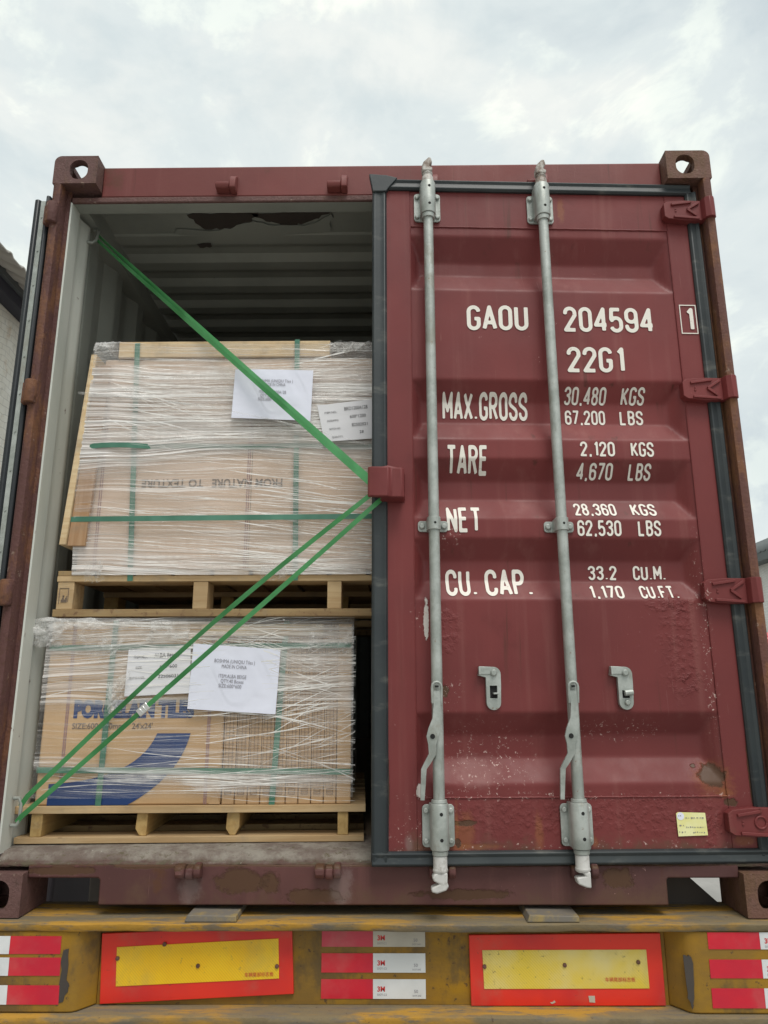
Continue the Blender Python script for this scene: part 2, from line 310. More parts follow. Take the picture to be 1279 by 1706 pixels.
M['film_up'] = film('stretch_film_upper', [(0.34, 0.50, 0.70, 0.80), (-0.1, -0.05, 0.02, 0.10)], 0.20, 0.50, 0.66)
M['film_lo'] = film('stretch_film_lower', [(0.24, 0.36, 0.60, 0.75), (0.06, 0.07, 0.08, 0.12)], 0.07, 0.40, 0.36, 0.6)
k = NB('film_strand', 0.22, 0.0, 0.6); k.set('Base Color', (0.90, 0.88, 0.85)); k.set('Alpha', k.ramp(k.noise(9, 3, 0.6), 0.36, 0.64, 0.25, 0.92)); M['strand'] = k.m
k = NB('crumpled_film', 0.15, 0.0, 0.7)
n = k.noise(9, 5, 0.6, None, 0.8)
k.set('Alpha', k.math('ADD', 0.10, k.ramp(n, 0.42, 0.74, 0, 0.55))); k.set('Base Color', (0.80, 0.79, 0.77))
k.t.links.new(k.bump(k.noise(24, 5, 0.65, None, 0.6), 0.8, 0.02), k.b.inputs['Normal']); M['film_c'] = k.m

def yellow_paint(name, dirt=0.5, grey=0.3, loc=(0, 0, 0)):
    k = NB(name, 0.62, 0.0, 0.3)
    c = k.mix(k.ramp(k.noise(3, 4), 0.35, 0.7), (0.38, 0.20, 0.010), (0.27, 0.14, 0.014))
    c = k.mix(k.ramp(k.noise(2.2, 6, 0.65, k.mp((1, 1, 2), (0, 0, 0), loc)), 0.36, 0.60, 0, dirt+0.25), c, (0.165, 0.10, 0.032))
    c = k.mix(k.ramp(k.noise(7, 6, 0.75, k.mp((1, 1, 0.6), (0, 0, 0), (3, 1, 5))), 0.62, 0.68, 0, grey), c, (0.085, 0.07, 0.062))
    c = k.mix(k.ramp(k.noise(4.5, 6, 0.7, k.mp((1, 1, 0.7), (0, 0, 0), (9, 3, 2))), 0.54, 0.66, 0, 0.65), c, (0.085, 0.06, 0.033))
    c = k.mix(k.ramp(k.noise(40, 5, 0.7), 0.62, 0.67, 0, 0.85), c, (0.07, 0.042, 0.026))
    k.set('Base Color', c); k.t.links.new(k.bump(k.noise(20, 6, 0.7), 0.3, 0.006), k.b.inputs['Normal']); return k.m
M['yellow'] = yellow_paint('dirty_yellow_paint')
M['yellow_b'] = yellow_paint('chipped_yellow_paint', 0.35, 0.9, (5, 0, 0))
k = NB('dusty_deck_paint', 0.85, 0.0, 0.2)
c = k.mix(k.ramp(k.noise(2.2, 5, 0.6, k.mp((1.2, 5, 5))), 0.46, 0.60), (0.20, 0.155, 0.09), (0.42, 0.23, 0.04))
c = k.mix(k.ramp(k.noise(6, 6, 0.7, k.mp((1.5, 7, 7), (0, 0, 0), (1, 4, 0))), 0.48, 0.64, 0, 0.85), c, (0.15, 0.13, 0.105))
c = k.mix(k.ramp(k.noise(50, 6, 0.7), 0.64, 0.69, 0, 0.8), c, (0.09, 0.06, 0.045))
k.set('Base Color', c); k.t.links.new(k.bump(k.noise(24, 6, 0.7), 0.6, 0.008), k.b.inputs['Normal']); M['deck'] = k.m
k = NB('worn_pad_steel', 0.75); k.set('Base Color', k.mix(k.ramp(k.noise(14, 6, 0.7), 0.48, 0.66), (0.17, 0.15, 0.125), (0.30, 0.22, 0.09))); M['pad'] = k.m
k = NB('dark_chassis_paint', 0.7); k.set('Base Color', k.mix(k.noise(7, 5), (0.035, 0.03, 0.028), (0.07, 0.055, 0.045))); M['chassis'] = k.m
k = NB('brown_board', 0.8); k.set('Base Color', k.mix(k.noise(3, 5, 0.6, k.mp((30, 1, 2))), (0.12, 0.085, 0.065), (0.20, 0.15, 0.12))); M['board'] = k.m
k = NB('red_reflective_plate', 0.32)
c = k.mix(k.ramp(k.noise(2.6, 4), 0.4, 0.65), (0.74, 0.032, 0.014), (0.55, 0.02, 0.02))
c = k.mix(k.ramp(k.noise(5, 6, 0.7), 0.50, 0.72, 0, 0.5), c, (0.40, 0.12, 0.08))
c = k.mix(k.ramp(k.noise(60, 5, 0.75), 0.66, 0.70, 0, 0.7), c, (0.10, 0.05, 0.04)); k.set('Base Color', c); M['plate_red'] = k.m
def retro(name, a, b, dirty):
    k = NB(name, 0.35)
    c = k.mix(k.ramp(k.noise(4, 5, 0.6), 0.35, 0.68), a, b)
    w1 = k.t.nodes.new('ShaderNodeTexWave'); w1.inputs['Scale'].default_value = 75; w1.bands_direction = 'DIAGONAL'
    k.t.links.new(k.mp((1, 0, 1)), w1.inputs['Vector'])
    c = k.mix(k.ramp(w1.outputs['Fac'], 0.0, 0.5, 0.28, 0.0), c, tuple(v*0.55 for v in a))
    c = k.mix(k.ramp(k.noise(3, 6, 0.7, k.mp((1, 1, 0.6), (0, 0, 0), (4, 2, 2))), 0.50, 0.70, 0, dirty*0.8), c, (0.40, 0.30, 0.09))
    c = k.mix(k.ramp(k.noise(70, 6, 0.75), 0.60, 0.68, 0, dirty), c, (0.20, 0.15, 0.06))
    k.set('Base Color', c); return k.m
M['plate_yel'] = retro('yellow_reflective_sheet', (0.84, 0.48, 0.005), (0.88, 0.58, 0.015), 0.5)
M['plate_old'] = retro('worn_yellow_reflective_sheet', (0.74, 0.54, 0.05), (0.70, 0.60, 0.28), 0.8)
def tape(name, a, b, wash):
    k = NB(name, 0.3)
    c = k.mix(k.ramp(k.noise(7, 4), 0.35, 0.68), a, b)
    c = k.mix(k.ramp(k.noise(4, 5, 0.65), 0.45, 0.7, 0, wash), c, (0.42, 0.24, 0.20)); k.set('Base Color', c)
    k.t.links.new(k.bump(k.noise(60, 2), 0.15, 0.002), k.b.inputs['Normal']); return k.m
M['tape_red'] = tape('red_reflective_tape', (0.62, 0.012, 0.03), (0.52, 0.012, 0.035), 0.25)
M['tape_fade'] = tape('faded_red_tape', (0.52, 0.045, 0.075), (0.45, 0.035, 0.06), 0.4)
M['tape_white'] = tape('white_reflective_tape', (0.72, 0.73, 0.74), (0.60, 0.62, 0.63), 0.0)
M['tape_grey'] = tape('soiled_white_tape', (0.50, 0.47, 0.40), (0.42, 0.39, 0.33), 0.1)
k = NB('red_print', 0.5); k.set('Base Color', (0.55, 0.03, 0.03)); M['redink'] = k.m
k = NB('silver_clip_steel', 0.22, 0.9); k.set('Base Color', (0.75, 0.75, 0.74)); M['clip'] = k.m
k = NB('tyre_rubber', 0.8); k.set('Base Color', (0.025, 0.025, 0.025)); M['tyre'] = k.m
k = NB('rim_steel', 0.5, 0.6); k.set('Base Color', (0.35, 0.35, 0.34)); M['rim'] = k.m
k = NB('yard_concrete', 0.9)
c = k.mix(k.ramp(k.noise(0.7, 6, 0.6), 0.38, 0.66), (0.36, 0.35, 0.33), (0.27, 0.265, 0.25))
c = k.mix(k.ramp(k.noise(14, 6, 0.7), 0.55, 0.7, 0, 0.4), c, (0.26, 0.25, 0.23)); k.set('Base Color', c)
k.t.links.new(k.bump(k.noise(30, 6, 0.7), 0.4, 0.01), k.b.inputs['Normal']); M['concrete'] = k.m
def plaster(name, a, b, stain):
    k = NB(name, 0.9)
    c = k.mix(k.ramp(k.noise(0.9, 6, 0.65), 0.4, 0.62), a, b)
    c = k.mix(k.ramp(k.noise(1.6, 7, 0.72, k.mp((1, 1, 0.8), (0, 0, 0), (2, 5, 1))), 0.55, 0.64, 0, stain), c, (0.50, 0.36, 0.22))
    c = k.mix(k.ramp(k.noise(4.5, 6, 0.75), 0.60, 0.70, 0, 0.5), c, (0.40, 0.38, 0.34))
    br = k.t.nodes.new('ShaderNodeTexBrick'); br.inputs['Scale'].default_value = 2.6; br.inputs['Mortar Size'].default_value = 0.012
    vec = k.t.nodes.new('ShaderNodeCombineXYZ'); s3 = k.sep(k.mp((1, 1, 1), (0, 0, 0)))
    wob = k.math('MULTIPLY', k.noise(0.8, 3), 0.5)
    k.t.links.new(s3[1], vec.inputs[0]); k.t.links.new(k.math('ADD', s3[2], wob), vec.inputs[1])
    k.t.links.new(vec.outputs[0], br.inputs['Vector'])
    k.set('Base Color', k.mix(k.math('MULTIPLY', br.outputs['Fac'], 0.45), c, (0.30, 0.29, 0.26)))
    k.t.links.new(k.bump(k.noise(9, 6, 0.7), 0.5, 0.03), k.b.inputs['Normal']); return k.m
M['plaster'] = plaster('stained_white_plaster', (0.80, 0.78, 0.71), (0.68, 0.65, 0.56), 0.6)
M['plaster2'] = plaster('whitewashed_wall', (0.72, 0.72, 0.70), (0.64, 0.64, 0.61), 0.08)
k = NB('corrugated_roof_sheet', 0.7)
k.set('Base Color', k.mix(k.ramp(k.noise(1.6, 5), 0.4, 0.65), (0.50, 0.48, 0.43), (0.42, 0.40, 0.36))); M['roof'] = k.m
k = NB('grey_roof_trim', 0.7); k.set('Base Color', k.mix(k.noise(3, 4), (0.085, 0.095, 0.095), (0.13, 0.145, 0.145))); M['trim'] = k.m
k = NB('dark_eave', 0.7); k.set('Base Color', (0.035, 0.035, 0.05)); M['eave'] = k.m
k = NB('lorry_red_paint', 0.3); k.set('Base Color', k.mix(k.noise(2, 3), (0.62, 0.045, 0.05), (0.52, 0.04, 0.045))); M['lorry'] = k.m
k = NB('dark_window_glass', 0.08); k.set('Base Color', (0.03, 0.035, 0.04)); M['glass'] = k.m
k = NB('dark_tarp', 0.75); k.set('Base Color', k.mix(k.noise(3, 4), (0.035, 0.032, 0.04), (0.06, 0.05, 0.055))); M['tarp'] = k.m
k = NB('blue_post_paint', 0.5); k.set('Base Color', k.mix(k.noise(8, 4), (0.015, 0.11, 0.30), (0.02, 0.16, 0.40))); M['bluepost'] = k.m

# ================================================================== mesh builder
class MB:
    def __init__(s): s.v = []; s.f = []; s.mi = []; s.cur = 0
    def add(s, verts, faces):
        n = len(s.v); s.v += [tuple(v) for v in verts]
        for f in faces: s.f.append([n+i for i in f]); s.mi.append(s.cur)
        return s
    def box(s, x0, x1, y0, y1, z0, z1):
        v = [(x0, y0, z0), (x1, y0, z0), (x1, y1, z0), (x0, y1, z0), (x0, y0, z1), (x1, y0, z1), (x1, y1, z1), (x0, y1, z1)]
        return s.add(v, [(3, 2, 1, 0), (4, 5, 6, 7), (0, 1, 5, 4), (1, 2, 6, 5), (2, 3, 7, 6), (3, 0, 4, 7)])
    def prism(s, pts, y0, y1):                      # outline in x-z (any winding), extruded along y
        a = sum(p[0]*q[1]-q[0]*p[1] for p, q in zip(pts, pts[1:]+pts[:1]))
        if a < 0: pts = pts[::-1]
        n = len(pts)
        v = [(x, y0, z) for x, z in pts] + [(x, y1, z) for x, z in pts]
        return s.add(v, [tuple(range(n)), tuple(range(2*n-1, n-1, -1))] + [((i+1) % n, i, n+i, n+(i+1) % n) for i in range(n)])
    def prism_z(s, pts, z0, z1):                    # outline in x-y, extruded along z
        a = sum(p[0]*q[1]-q[0]*p[1] for p, q in zip(pts, pts[1:]+pts[:1]))
        if a < 0: pts = pts[::-1]
        n = len(pts)
        v = [(x, y, z0) for x, y in pts] + [(x, y, z1) for x, y in pts]
        return s.add(v, [tuple(range(n-1, -1, -1)), tuple(range(n, 2*n))] + [(i, (i+1) % n, n+(i+1) % n, n+i) for i in range(n)])
    def prism_x(s, pts, x0, x1):                    # outline in y-z, extruded along x
        a = sum(p[0]*q[1]-q[0]*p[1] for p, q in zip(pts, pts[1:]+pts[:1]))
        if a < 0: pts = pts[::-1]
        n = len(pts)
        v = [(x0, y, z) for y, z in pts] + [(x1, y, z) for y, z in pts]
        return s.add(v, [tuple(range(n-1, -1, -1)), tuple(range(n, 2*n))] + [(i, (i+1) % n, n+(i+1) % n, n+i) for i in range(n)])
    def rings(s, path, prof, caps=True):            # path: [(centre, radius)], circular section of prof sides
        n = prof; P = [Vector(p) for p, r in path]; rs = [r for p, r in path]; base = len(s.v); vs = []
        ref = None
        for i, p in enumerate(P):
            t = (P[min(i+1, len(P)-1)] - P[max(i-1, 0)])
            if t.length < 1e-9: t = P[-1]-P[0]
            t.normalize()
            if ref is None:
                ref = Vector((0, 0, 1)) if abs(t.z) < 0.9 else Vector((1, 0, 0))
            a = (ref - t*ref.dot(t)).normalized(); b = t.cross(a); ref = a
            for j in range(n):
                th = 2*math.pi*j/n; vs.append(p + (a*math.cos(th)+b*math.sin(th))*rs[i])
        fs = []
        for i in range(len(P)-1):
            for j in range(n):
                fs.append((i*n+j, i*n+(j+1) % n, (i+1)*n+(j+1) % n, (i+1)*n+j))
        if caps: fs.append(tuple(range(n-1, -1, -1))); fs.append(tuple((len(P)-1)*n+j for j in range(n)))
        return s.add(vs, fs)
    def cyl(s, p0, p1, r, n=16, r1=None): return s.rings([(p0, r), (p1, r if r1 is None else r1)], n)
    def grid(s, fn, nu, nv):
        v = [fn(i/nu, j/nv) for j in range(nv+1) for i in range(nu+1)]
        return s.add(v, [(j*(nu+1)+i, j*(nu+1)+i+1, (j+1)*(nu+1)+i+1, (j+1)*(nu+1)+i) for j in range(nv) for i in range(nu)])
    def ribbon(s, pts, width, thick=0.0012, up=None, twist=None):
        """flat strap along a 3-D path; up(i,t) gives the direction across its width"""
        P = [Vector(p) for p in pts]; n = len(P); vs = []
        for i, p in enumerate(P):
            t = (P[min(i+1, n-1)]-P[max(i-1, 0)]).normalized()
            w = up(i, t, p) if up else Vector((0, 0, 1)); w = (w - t*w.dot(t)).normalized(); nn = t.cross(w)
            for a, b in ((-1, -1), (1, -1), (1, 1), (-1, 1)): vs.append(p + w*(a*width/2) + nn*(b*thick/2))
        fs = [(i*4+j, i*4+(j+1) % 4, (i+1)*4+(j+1) % 4, (i+1)*4+j) for i in range(n-1) for j in range(4)]
        fs += [(3, 2, 1, 0), tuple((n-1)*4+j for j in range(4))]
        return s.add(vs, fs)

ORG = {}            # world origin (or authored origin) of every parent
def link(name, mb, mats, parent=None, org=None, bevel=0, seg=2, smooth=True, ang=35, place=None):
    """one mesh object; coordinates are authored in one space and stored relative to org"""
    if not isinstance(mats, (list, tuple)): mats = [mats]
    o0 = Vector(org if org is not None else (ORG[parent.name] if parent else (0, 0, 0)))
    me = bpy.data.meshes.new(name)
    me.from_pydata([tuple(Vector(v)-o0) for v in mb.v], [], mb.f)
    for m in mats: me.materials.append(M[m])
    if len(mats) > 1: me.polygons.foreach_set('material_index', mb.mi)
    bm = bmesh.new(); bm.from_mesh(me); bmesh.ops.recalc_face_normals(bm, faces=bm.faces)
    if smooth:
        for f in bm.faces: f.smooth = True
        for e in bm.edges:
            if len(e.link_faces) == 2 and e.calc_face_angle(0) > R(ang): e.smooth = False
    bm.to_mesh(me); bm.free()
    o = bpy.data.objects.new(name, me); col.objects.link(o)
    if bevel:
        b = o.modifiers.new('bevel', 'BEVEL'); b.width = bevel; b.segments = seg; b.limit_method = 'ANGLE'; b.angle_limit = R(40); b.use_clamp_overlap = True
    if parent is not None:
        o.parent = parent; o.location = o0 - Vector(ORG[parent.name])
    else: o.location = o0
    ORG[o.name] = o0
    return o
def link_split(name, mb, mats, parent=None, **kw):
    """every connected piece becomes an object of its own"""
    par = list(range(len(mb.v)))
    def fd(i):
        while par[i] != i: par[i] = par[par[i]]; i = par[i]
        return i
    for f in mb.f:
        for q in f[1:]: par[fd(q)] = fd(f[0])
    grp = {}
    for f, mi in zip(mb.f, mb.mi): grp.setdefault(fd(f[0]), []).append((f, mi))
    out = []
    for fs in grp.values():
        ids = sorted({i for f, _ in fs for i in f}); mp_ = {i: n for n, i in enumerate(ids)}
        p = MB(); p.v = [mb.v[i] for i in ids]; p.f = [[mp_[i] for i in f] for f, _ in fs]; p.mi = [mi for _, mi in fs]
        out.append(link(name, p, mats, parent, **kw))
    return out
def tag(o, label=None, cat=None, group=None, kind=None):
    if label: o['label'] = label
    if cat: o['category'] = cat
    if group: o['group'] = group
    if kind: o['kind'] = kind
    return o
def thing(name, label, cat, org, group=None, rotz=0.0):
    o = bpy.data.objects.new(name, None); col.objects.link(o); o.empty_display_size = 0.1
    o.location = org; o.rotation_euler = (0, 0, rotz); ORG[o.name] = Vector(org)
    return tag(o, label, cat, group)
class Frame:            # a turned local frame: things authored in it get its rotation
    def __init__(s, loc, rot): s.l = Vector(loc); s.r = rot; s.m = Matrix.Rotation(rot, 3, 'Z')
    def put(s, o, org):
        o.location = s.l + s.m @ Vector(org); o.rotation_euler = (0, 0, s.r); return o

def text_mesh(body, size, bold=0.0, align='LEFT', sx=1.0, res=3):
    """outline of a word as (verts2d, faces) from the built-in font"""
    cu = bpy.data.curves.new('t', 'FONT'); cu.body = body; cu.size = size; cu.align_x = align; cu.offset = bold; cu.resolution_u = res; cu.fill_mode = 'FRONT'
    ob = bpy.data.objects.new('t', cu); col.objects.link(ob)
    dg = bpy.context.evaluated_depsgraph_get(); dg.update()
    me = bpy.data.meshes.new_from_object(ob.evaluated_get(dg))
    v = [(p.co.x*sx, p.co.y) for p in me.vertices]; f = [tuple(p.vertices) for p in me.polygons]
    bpy.data.objects.remove(ob); bpy.data.curves.remove(cu); bpy.data.meshes.remove(me)
    return v, f
def put_text(mb, body, size, fn, bold=0.0, align='LEFT', fit=None, rot=0.0):
    """place a word; fn maps (a,b) in the sheet's plane to 3-D"""
    v, f = text_mesh(body, size, bold, align)
    if not v: return
    if fit:
        x0 = min(p[0] for p in v); x1 = max(p[0] for p in v); v = [((p[0]-x0)/(x1-x0)*fit, p[1]) for p in v]
        if align == 'CENTER': v = [(p[0]-fit/2, p[1]) for p in v]
    c, s_ = math.cos(rot), math.sin(rot)
    mb.add([fn(c*a-s_*b, s_*a+c*b) for a, b in v], f)

# ------------------------------------------------ stencil letter shapes as signed distances -> clean single-layer meshes
W_ = 0.42
def arc(cx, cy, rx, ry, a0, a1, n=9): return [(cx+rx*math.cos(R(a0+(a1-a0)*i/n)), cy+ry*math.sin(R(a0+(a1-a0)*i/n))) for i in range(n+1)]
h = W_/2
GL = {
 'O': [arc(h, 1-h, h, h, 0, 180)+arc(h, h, h, h, 180, 360)+[(W_, 1-h)]],
 'G': [arc(h, 1-h, h, h, 0, 180)+arc(h, h, h, h, 180, 360)+[(W_, 0.46), (0.24, 0.46)]],
 'C': [[(W_, 0.72)]+arc(h, 1-h, h, h, 0, 180)+arc(h, h, h, h, 180, 360)+[(W_, 0.28)]],
 'A': [[(-0.02, 0), (h, 1), (W_+0.02, 0)], [(0.06, 0.28), (W_-0.06, 0.28)]],
 'U': [[(0, 1), (0, h)]+arc(h, h, h, h, 180, 360)+[(W_, 1)]],
 'M': [[(0, 0), (0, 1), (0.26, 0.35), (0.52, 1), (0.52, 0)]],
 'X': [[(-0.02, 0), (W_+0.02, 1)], [(-0.02, 1), (W_+0.02, 0)]],
 'R': [[(0, 0), (0, 1), (h, 1)]+arc(h, 0.76, h, 0.24, 90, -90)+[(0, 0.52)], [(0.2, 0.52), (W_, 0)]],
 'P': [[(0, 0), (0, 1), (h, 1)]+arc(h, 0.74, h, 0.26, 90, -90)+[(0, 0.48)]],
 'S': [[(W_, 0.74)]+arc(h, 1-h+0.0, h, h, 0, 180)+[(0, 0.70), (0.06, 0.60), (W_-0.06, 0.42), (W_, 0.32)]+arc(h, h, h, h, 0, -180)+[(0, 0.26)]],
 'T': [[(-0.03, 1), (W_+0.03, 1)], [(h, 0), (h, 0.99)]],
 'E': [[(W_-0.04, 1), (0, 1), (0, 0), (W_-0.04, 0)], [(0, 0.52), (W_-0.1, 0.52)]],
 'F': [[(W_-0.04, 1), (0, 1), (0, 0)], [(0, 0.52), (W_-0.1, 0.52)]],
 'N': [[(0, 0), (0, 1), (W_, 0), (W_, 1)]],
 'K': [[(0, 0), (0, 1)], [(W_, 1), (0.02, 0.40)], [(0.13, 0.53), (W_+0.02, 0)]],
 'L': [[(0, 1), (0, 0), (W_-0.04, 0)]],
 'B': [[(0, 0), (0, 1), (h, 1)]+arc(h, 0.77, h-0.02, 0.23, 90, -90)+[(0, 0.54)], [(h, 0.54)]+arc(h, 0.27, h, 0.27, 90, -90)+[(0, 0)]],
 '1': [[(0.10, 0.82), (0.24, 1), (0.24, 0)]],
 '2': [[(0, 0.74)]+arc(h, 1-h, h, h, 180, 0)+[(W_, 0.68), (0, 0.0), (W_, 0.0)]],
 '3': [[(0, 0.76)]+arc(h, 0.78, h, 0.22, 165, -90)+[(0.15, 0.54)], [(h, 0.54)]+arc(h, 0.27, h, 0.27, 90, -165)],
 '4': [[(0.33, 0), (0.33, 1), (-0.02, 0.26), (W_+0.03, 0.26)]],
 '5': [[(W_-0.03, 1), (0.03, 1), (0, 0.56)]+arc(h, 0.38, h, 0.22, 150, 0)+[(W_, 0.24)]+arc(h, h, h, h, 0, -170)],
 '6': [[(W_, 0.76)]+arc(h, 1-h, h, h, 0, 180)+arc(h, h, h, h, 180, 360)+[(W_, 0.38)]+arc(h, 0.38, h, 0.20, 0, 180)],
 '9': [[(0, 0.24)]+arc(h, h, h, h, 180, 360)+[(W_, 1-h)]+arc(h, 1-h, h, h, 0, 180)+[(0, 0.62)]+arc(h, 0.62, h, 0.20, 180, 360)],
 '8': [arc(h, 0.77, h-0.02, 0.23, -90, 270, 20), arc(h, 0.27, h, 0.27, -90, 270, 20)],
 '7': [[(-0.01, 1), (W_, 1), (0.12, 0)]],
 '.': [[(0.05, 0.0), (0.05, 0.09)]], ',': [[(0.08, 0.09), (0.05, -0.12)]],
}
GL['0'] = GL['O']; GL['D'] = [[(0, 0), (0, 1), (h, 1)]+arc(h, 1-h, h, h, 90, 0)+arc(h, h, h, h, 0, -90)+[(0, 0)]]
ADV = {'M': 0.52, '.': 0.12, ',': 0.12, '1': 0.26, ' ': 0.42}
HW = 0.084
def glyph(ch, cell=0.045):
    S = GL[ch]; closed = ch in 'O08'
    w = ADV.get(ch, W_)
    xs = np.arange(-0.14, w+0.16, cell); ys = np.arange(-0.24, 1.15, cell)
    X, Y = np.meshgrid(xs, ys); D = np.full(X.shape, 9.0)
    for pl in S:
        cl = (abs(pl[0][0]-pl[-1][0])+abs(pl[0][1]-pl[-1][1])) < 1e-6
        for i in range(len(pl)-1):
            a, b = np.array(pl[i]), np.array(pl[i+1]); L = np.linalg.norm(b-a)
            if L < 1e-6: continue
            t = (b-a)/L; s_ = (X-a[0])*t[0]+(Y-a[1])*t[1]; p_ = np.abs(-(X-a[0])*t[1]+(Y-a[1])*t[0])
            e0 = HW*0.9 if (i == 0 and not cl) else 0; e1 = HW*0.9 if (i == len(pl)-2 and not cl) else 0
            if ch in '.,': e0 = e1 = 0.0
            D = np.minimum(D, np.maximum(p_-HW, np.maximum(-s_-e0*0.0-(HW if e0 and abs(t[0]) > 0.9 and ch not in 'EFLTAR' else 0)*0, s_-L)))
            for q, on in ((a, i > 0 or cl), (b, i < len(pl)-2 or cl)):
                if on:
                    # square-ish joins keep the stencil corners crisp
                    D = np.minimum(D, np.sqrt((X-q[0])**2+(Y-q[1])**2)-HW)
    vid = {}; V = []; F = []
    def vert(key, x, y):
        if key not in vid: vid[key] = len(V); V.append((x, y))
        return vid[key]
    ny, nx = D.shape
    for j in range(ny-1):
        for i in range(nx-1):
            cs = [(i, j), (i+1, j), (i+1, j+1), (i, j+1)]; d = [D[b, a] for a, b in cs]
            if min(d) >= 0: continue
            poly = []
            for q in range(4):
                (a, b), (a2, b2) = cs[q], cs[(q+1) % 4]; d0, d1 = d[q], d[(q+1) % 4]
                if d0 < 0: poly.append(vert((a, b), xs[a], ys[b]))
                if (d0 < 0) != (d1 < 0):
                    t = d0/(d0-d1); key = tuple(sorted(((a, b), (a2, b2))))
                    poly.append(vert(key, xs[a]+(xs[a2]-xs[a])*t, ys[b]+(ys[b2]-ys[b])*t))
            if len(poly) >= 3: F.append(tuple(poly))
    return V, F, w
GCACHE = {}
def stencil(mb, s, x0, x1, z0, hgt, fn):
    pen = 0.0; out = []
    for ch in s:
        if ch == ' ': pen += 0.5; continue
        if ch not in GCACHE: GCACHE[ch] = glyph(ch)
        V, F, w = GCACHE[ch]; out.append((pen, V, F)); pen += w+0.155+0.10
    tot = pen-0.10; xo = HW
    for p, V, F in out:
        mb.add([fn(x0+(vx+p+xo)/tot*(x1-x0), z0+(HW+vz*(1-2*HW))*hgt) for vx, vz in V], F)

# ================================================================== ground
ZG = -1.35
g = MB(); g.add([(-400, -400, ZG), (400, -400, ZG), (400, 400, ZG), (-400, 400, ZG)], [(0, 1, 2, 3)])
tag(link('ground', g, 'concrete', smooth=False), kind='structure')

# ================================================================== shipping container
CON = thing('shipping_container', 'maroon steel shipping container with one door open, loaded with pallets of tiles', 'container', (0, 0, 0))
XW, LEN, HT = 1.219, 6.058, 2.591

def boolean_cut(base, cutters):
    """cut openings while the script runs; nothing of the cutters stays in the scene"""
    def tmp(mb):
        me = bpy.data.meshes.new('tmp'); me.from_pydata(mb.v, [], mb.f)
        bm = bmesh.new(); bm.from_mesh(me); bmesh.ops.recalc_face_normals(bm, faces=bm.faces); bm.to_mesh(me); bm.free()
        o = bpy.data.objects.new('tmp', me); col.objects.link(o); return o
    o = tmp(base); cs = [tmp(c) for c in cutters]
    for c in cs:
        b = o.modifiers.new('b', 'BOOLEAN'); b.object = c; b.operation = 'DIFFERENCE'; b.solver = 'EXACT'
    dg = bpy.context.evaluated_depsgraph_get(); dg.update()
    me = bpy.data.meshes.new_from_object(o.evaluated_get(dg))
    r = MB(); r.add([tuple(v.co) for v in me.vertices], [tuple(p.vertices) for p in me.polygons])
    for q in [o]+cs:
        m_ = q.data; bpy.data.objects.remove(q); bpy.data.meshes.remove(m_)
    bpy.data.meshes.remove(me); return r
def rrect(x0, x1, z0, z1, r, n=5, which=(1, 1, 1, 1)):
    """rounded rectangle outline, corners: bl, br, tr, tl"""
    P = []
    for (cx, cz, a0), on, (kx, kz) in zip(((x0+r, z0+r, 180), (x1-r, z0+r, 270), (x1-r, z1-r, 0), (x0+r, z1-r, 90)), which, ((x0, z0), (x1, z0), (x1, z1), (x0, z1))):
        P += arc(cx, cz, r, r, a0, a0+90, n) if on else [(kx, kz)]
    return P
def casting(name_sign, z0, y0, mat):
    s_ = name_sign
    xa, xb = (XW-0.162, XW) if s_ > 0 else (-XW, -XW+0.162)
    top = z0 > 1
    out = rrect(xa, xb, z0, z0+0.118, 0.026, 6, ((not top) and s_ < 0 and False, False, top and s_ > 0, top and s_ < 0))
    b = MB().prism(out, y0, y0+0.178)
    cx = (xa+xb)/2; cz = z0+0.059
    cav = MB().box(xa+0.03, xb-0.03, y0+0.026, y0+0.178-0.026, z0+0.024, z0+0.118-0.024)
    ends = MB().prism(rrect(cx-0.012*s_-0.034, cx-0.012*s_+0.034, cz-0.041, cz+0.041, 0.033, 7), y0-0.02, y0+0.05)
    side = MB().prism_x([(y0+0.09+a, b_) for a, b_ in [(p[0], p[1]) for p in rrect(-0.045, 0.045, cz-0.033, cz+0.033, 0.03, 6)]], xa-0.02 if s_ < 0 else xb-0.05, xa+0.05 if s_ < 0 else xb+0.02)
    hole = MB().prism_z([(cx+a, y0+0.09+b_) for a, b_ in rrect(-0.034, 0.034, -0.058, 0.058, 0.03, 6)], z0+0.118-0.05 if top else z0-0.02, z0+0.14 if top else z0+0.05)
    m = boolean_cut(b, [cav, ends, side, hole])
    o = link('corner_casting', m, mat, CON, bevel=0.003, seg=2)
    return o
casting(-1, HT-0.118, 0.0, 'cast_red'); casting(1, HT-0.118, 0.0, 'cast')
casting(-1, 0.0, 0.0, 'cast_red'); casting(1, 0.0, 0.0, 'cast')

# corner posts: rusty outer flange in front, recessed red face, inner white liner
for s_, mt in ((-1, 'post_l'), (1, 'post')):
    p = MB()
    z0, z1 = 0.118, HT-0.118
    p.prism_z([(s_*1.217, 0.012), (s_*1.213, 0.002), (s_*1.200, -0.003), (s_*1.186, 0.002), (s_*1.183, 0.014), (s_*1.183, 0.052), (s_*1.168, 0.052), (s_*1.168, 0.075), (s_*1.217, 0.075)], z0, z1)
    link('corner_post', p, mt, CON, smooth=True, ang=50)
    q = MB()
    q.prism_z([(s_*1.1675, 0.0535), (s_*1.162, 0.056), (s_*1.162, 0.125), (s_*1.168, 0.130), (s_*1.172, 0.15), (s_*1.168, 0.175), (s_*1.160, 0.195), (s_*1.158, 0.215), (s_*1.165, 0.232), (s_*1.19, 0.24), (s_*1.2165, 0.24), (s_*1.2165, 0.0765), (s_*1.1675, 0.0765)], 0.16, HT-0.16)
    link('post_liner', q, 'post_white', CON, smooth=True, ang=50)

